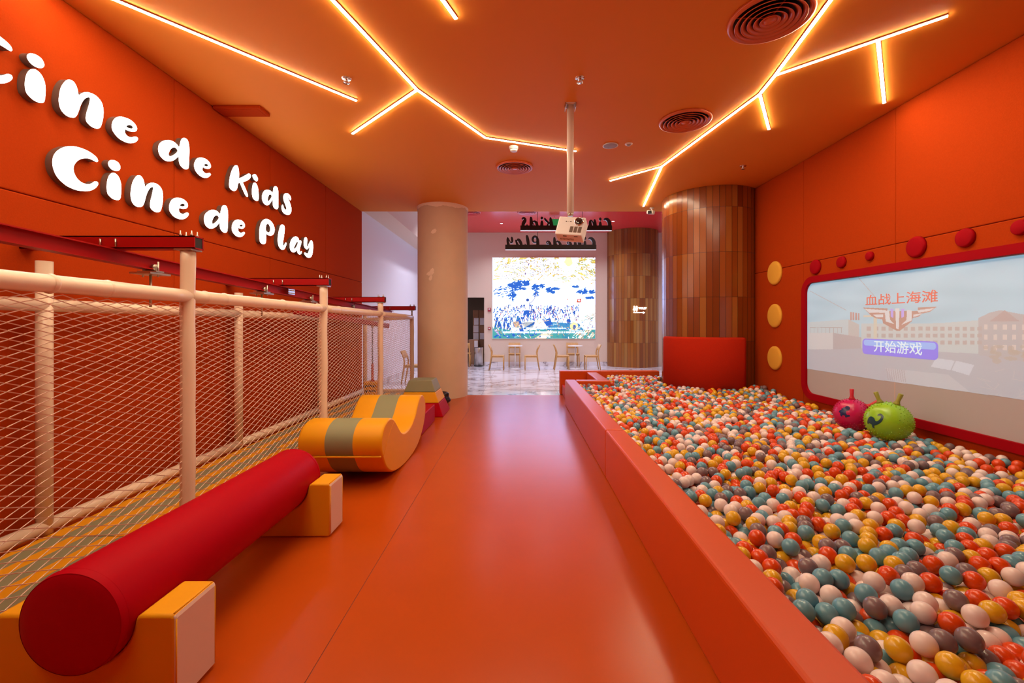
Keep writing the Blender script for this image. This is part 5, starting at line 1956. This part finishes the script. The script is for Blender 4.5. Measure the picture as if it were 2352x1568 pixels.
# net: zigzag cords
def net_panel(fn, length, height_fn, nm, label=None):
    Wd, Hd = 0.112, 0.042
    s = Hd / 2
    V, Fc = [], []
    ncol = int(length / (Wd / 2))
    nrow = int(height_fn / s)
    r = 0.0026
    for k in range(nrow + 1):
        ph = 1 if k % 2 else -1
        base = len(V)
        for j in range(ncol + 1):
            tri = 1 if j % 2 else -1
            u = length * j / ncol
            tk = k / nrow
            z = height_fn * (1.24 * tk - 0.24 * tk * tk) + ph * tri * s * 0.5 * 0.98 * (1.24 - 0.48 * tk)
            z += 0.006 * math.sin(u * 3.1 + k * 0.15) + 0.004 * math.sin(u * 7.7)
            uu = u + 0.008 * math.sin(k * 0.4 + u * 2.0)
            sag = 0.012 * math.sin(math.pi * min(1, max(0, (u % 2.0) / 2.0)))
            for a in (0.5, 2.6, 4.7):
                V.append(fn(uu, z + r * math.sin(a), sag + r * math.cos(a)))
        for j in range(ncol):
            for q in range(3):
                a0_, a1_ = base + j * 3 + q, base + j * 3 + (q + 1) % 3
                Fc.append((a0_, a1_, a1_ + 3, a0_ + 3))
    me = bpy.data.meshes.new(nm)
    me.from_pydata(V, [], Fc)
    me.materials.append(M['net'])
    o = bpy.data.objects.new(nm, me)
    COL.objects.link(o)
    o.parent = t
    if label:
        o['label'] = label
    return o


for a, b in zip(YS, YS[1:]):
    net_panel(lambda u, z, d, a=a: L(XP - 0.005 + d, a + u, 0.03 + z), b - a, 1.545, 'net_panel', 'white diamond mesh net')
net_panel(lambda u, z, d: L(XB + u, 8.9 + d, 0.12 + z), XP - XB, 1.42, 'net_panel', 'white diamond mesh net')


# trolleys on the track
def track_z(y):
    return beam_z[2.9] - 0.042 - (y - 2.9) * 0.0365


BAR_DROP = 0.42


def trolley(label, y):
    z = track_z(y) - 0.092
    t = thing('track_trolley', label, 'trolley', (XM, y, z), group='steel trolleys on the red track')
    MB().bx(-0.075, 0.075, -0.09, 0.09, -0.035, -0.022).build('clamp_plate', M['zinc'], t)
    MB().bx(-0.07, 0.07, -0.035, 0.035, -0.018, -0.008).build('upper_plate', M['zinc'], t)
    for sx in (-1, 1):
        MB().tube([(sx * 0.055, 0, -0.05), (sx * 0.055, 0, 0.06)], 0.007, 8).build('bolt', M['zinc'], t)
        MB().lathe([(0.0, -0.012), (0.024, -0.012), (0.024, 0.012), (0.0, 0.012)], (sx * 0.03, 0, 0.018), n=16, axis='X').build('wheel', M['zinc'], t)
    mb = MB()
    bar_top = 1.405 + 0.055 * (8.82 - y) + 0.044 if y > 5.3 else z - 0.27
    mb.tube([(0, 0, -0.03), (0, 0, bar_top - z)], 0.009, 8)
    mb.build('hanger_rod', M['zinc'], t)


trolley('steel trolley nearest the viewer above the padded pipe rail', 3.18)
trolley('steel trolley in the middle of the red track', 4.55)
trolley('steel trolley beside the splice plate on the red track', 5.55)
trolley('steel trolley farthest along the red track', 6.95)
t = thing('track_splice', 'small bolted steel splice plate on the red track beam', 'plate', (XM + 0.0425, 5.05, track_z(5.05) - 0.046))
MB().bx(0.0, 0.006, -0.07, 0.07, -0.03, 0.03).build('plate', M['chrome'], t)
mb = MB()
for a in (-0.05, -0.018, 0.018, 0.05):
    for b in (-0.016, 0.016):
        mb.lathe([(0.0, 0.012), (0.008, 0.012), (0.008, 0.0)], (0.0, a, b), n=6, axis='X')
mb.build('bolt', M['zinc'], t)
# lower red bar hung from the trolleys
t = thing('hanging_bar', 'glossy red bar hung below the track above the yellow swing seat', 'bar', (XM, 8.82, 1.405))
bar_slope = -0.055
ln = 3.6
mb = MB()
rot = Matrix.Rotation(math.atan(bar_slope), 3, 'X')
mb.box(rot @ Vector((0, -ln / 2, 0)), (0.085, ln, 0.085), rot, bevel=0.02, seg=3)
mb.build('bar_tube', M['redsteel'], t)
MB().box(rot @ Vector((0, 0.004, 0)), (0.093, 0.02, 0.093), rot, bevel=0.01).build('end_cap', M['redsteel'], t)
# swing seat
sy = 7.95
sz_ = 1.405 - bar_slope * (8.82 - sy) - 0.044
t = thing('swing_seat', 'yellow block swing seat hanging from the red bar on a chain', 'swing', (XM, sy, 0.08))
mb = MB()
z = sz_ - 0.08
MB().lathe([(0.0, 0.0), (0.025, 0.0), (0.025, -0.05), (0.0, -0.06)], (0, 0, z + 0.02), n=14).build('swivel', M['zinc'], t)
k = 0
z -= 0.03
mb = MB()
while z > 0.62:
    a = 0 if k % 2 else math.pi / 2
    pts_ = []
    for q in range(9):
        b = 2 * math.pi * q / 8
        pts_.append((0.011 * math.cos(b) * math.cos(a), 0.011 * math.cos(b) * math.sin(a), z - 0.02 + 0.02 * math.sin(b)))
    mb.tube(pts_, 0.0045, 6, caps=False)
    z -= 0.028
    k += 1
mb.build('chain', M['black'], t)
MB().tube([(0, 0, 0.64), (0, 0, 0.36), (0, 0, 0.32)], [0.02, 0.022, 0.045], 12).build('rope_sleeve', M['rope'], t)
MB().bx(-0.12, 0.12, -0.12, 0.12, 0.0, 0.32, bevel=0.012).build('foam_seat', M['yellow'], t)
mb = MB()
for zr in (0.06, 0.16, 0.25):
    x = -0.10
    while x < 0.09:
        w = 0.012 + 0.016 * rng.random()
        mb.bx(x, x + w, -0.1215, -0.1205, zr - 0.018 - 0.01 * rng.random(), zr + 0.012 + 0.012 * rng.random())
        x += w + 0.006
mb.build('dark_print', M['darkprint'], t)


# striped mats
def mat_piece(label, y0, y1, ph):
    t = MB()
    x = XB + 0.046
    x1 = XP - 0.046
    k = 0
    w = [0.10, 0.12, 0.09, 0.13]
    first = True
    xs = x - ph
    while xs < x1:
        wd = w[k % 4]
        a, b = max(xs, x), min(xs + wd, x1)
        if b - a > 0.002:
            t.bx(a, b, y0 + 0.004, y1 - 0.004, 0.0, 0.05, mi=k % 2)
        xs += wd
        k += 1
    o = t.build('striped_mat', [M['yellow'], M['olive']])
    tag(o, label, 'mat', 'striped floor mats inside the net')


mat_piece('yellow and grey striped mat nearest the viewer inside the net', -0.6, 2.87, 0.05)
mat_piece('yellow and grey striped mat between the first two posts inside the net', 2.87, 4.9, 0.0)
mat_piece('yellow and grey striped mat beside the yellow rocker inside the net', 4.9, 6.9, 0.07)
mat_piece('yellow and grey striped mat under the yellow swing seat', 6.9, 8.845, 0.03)
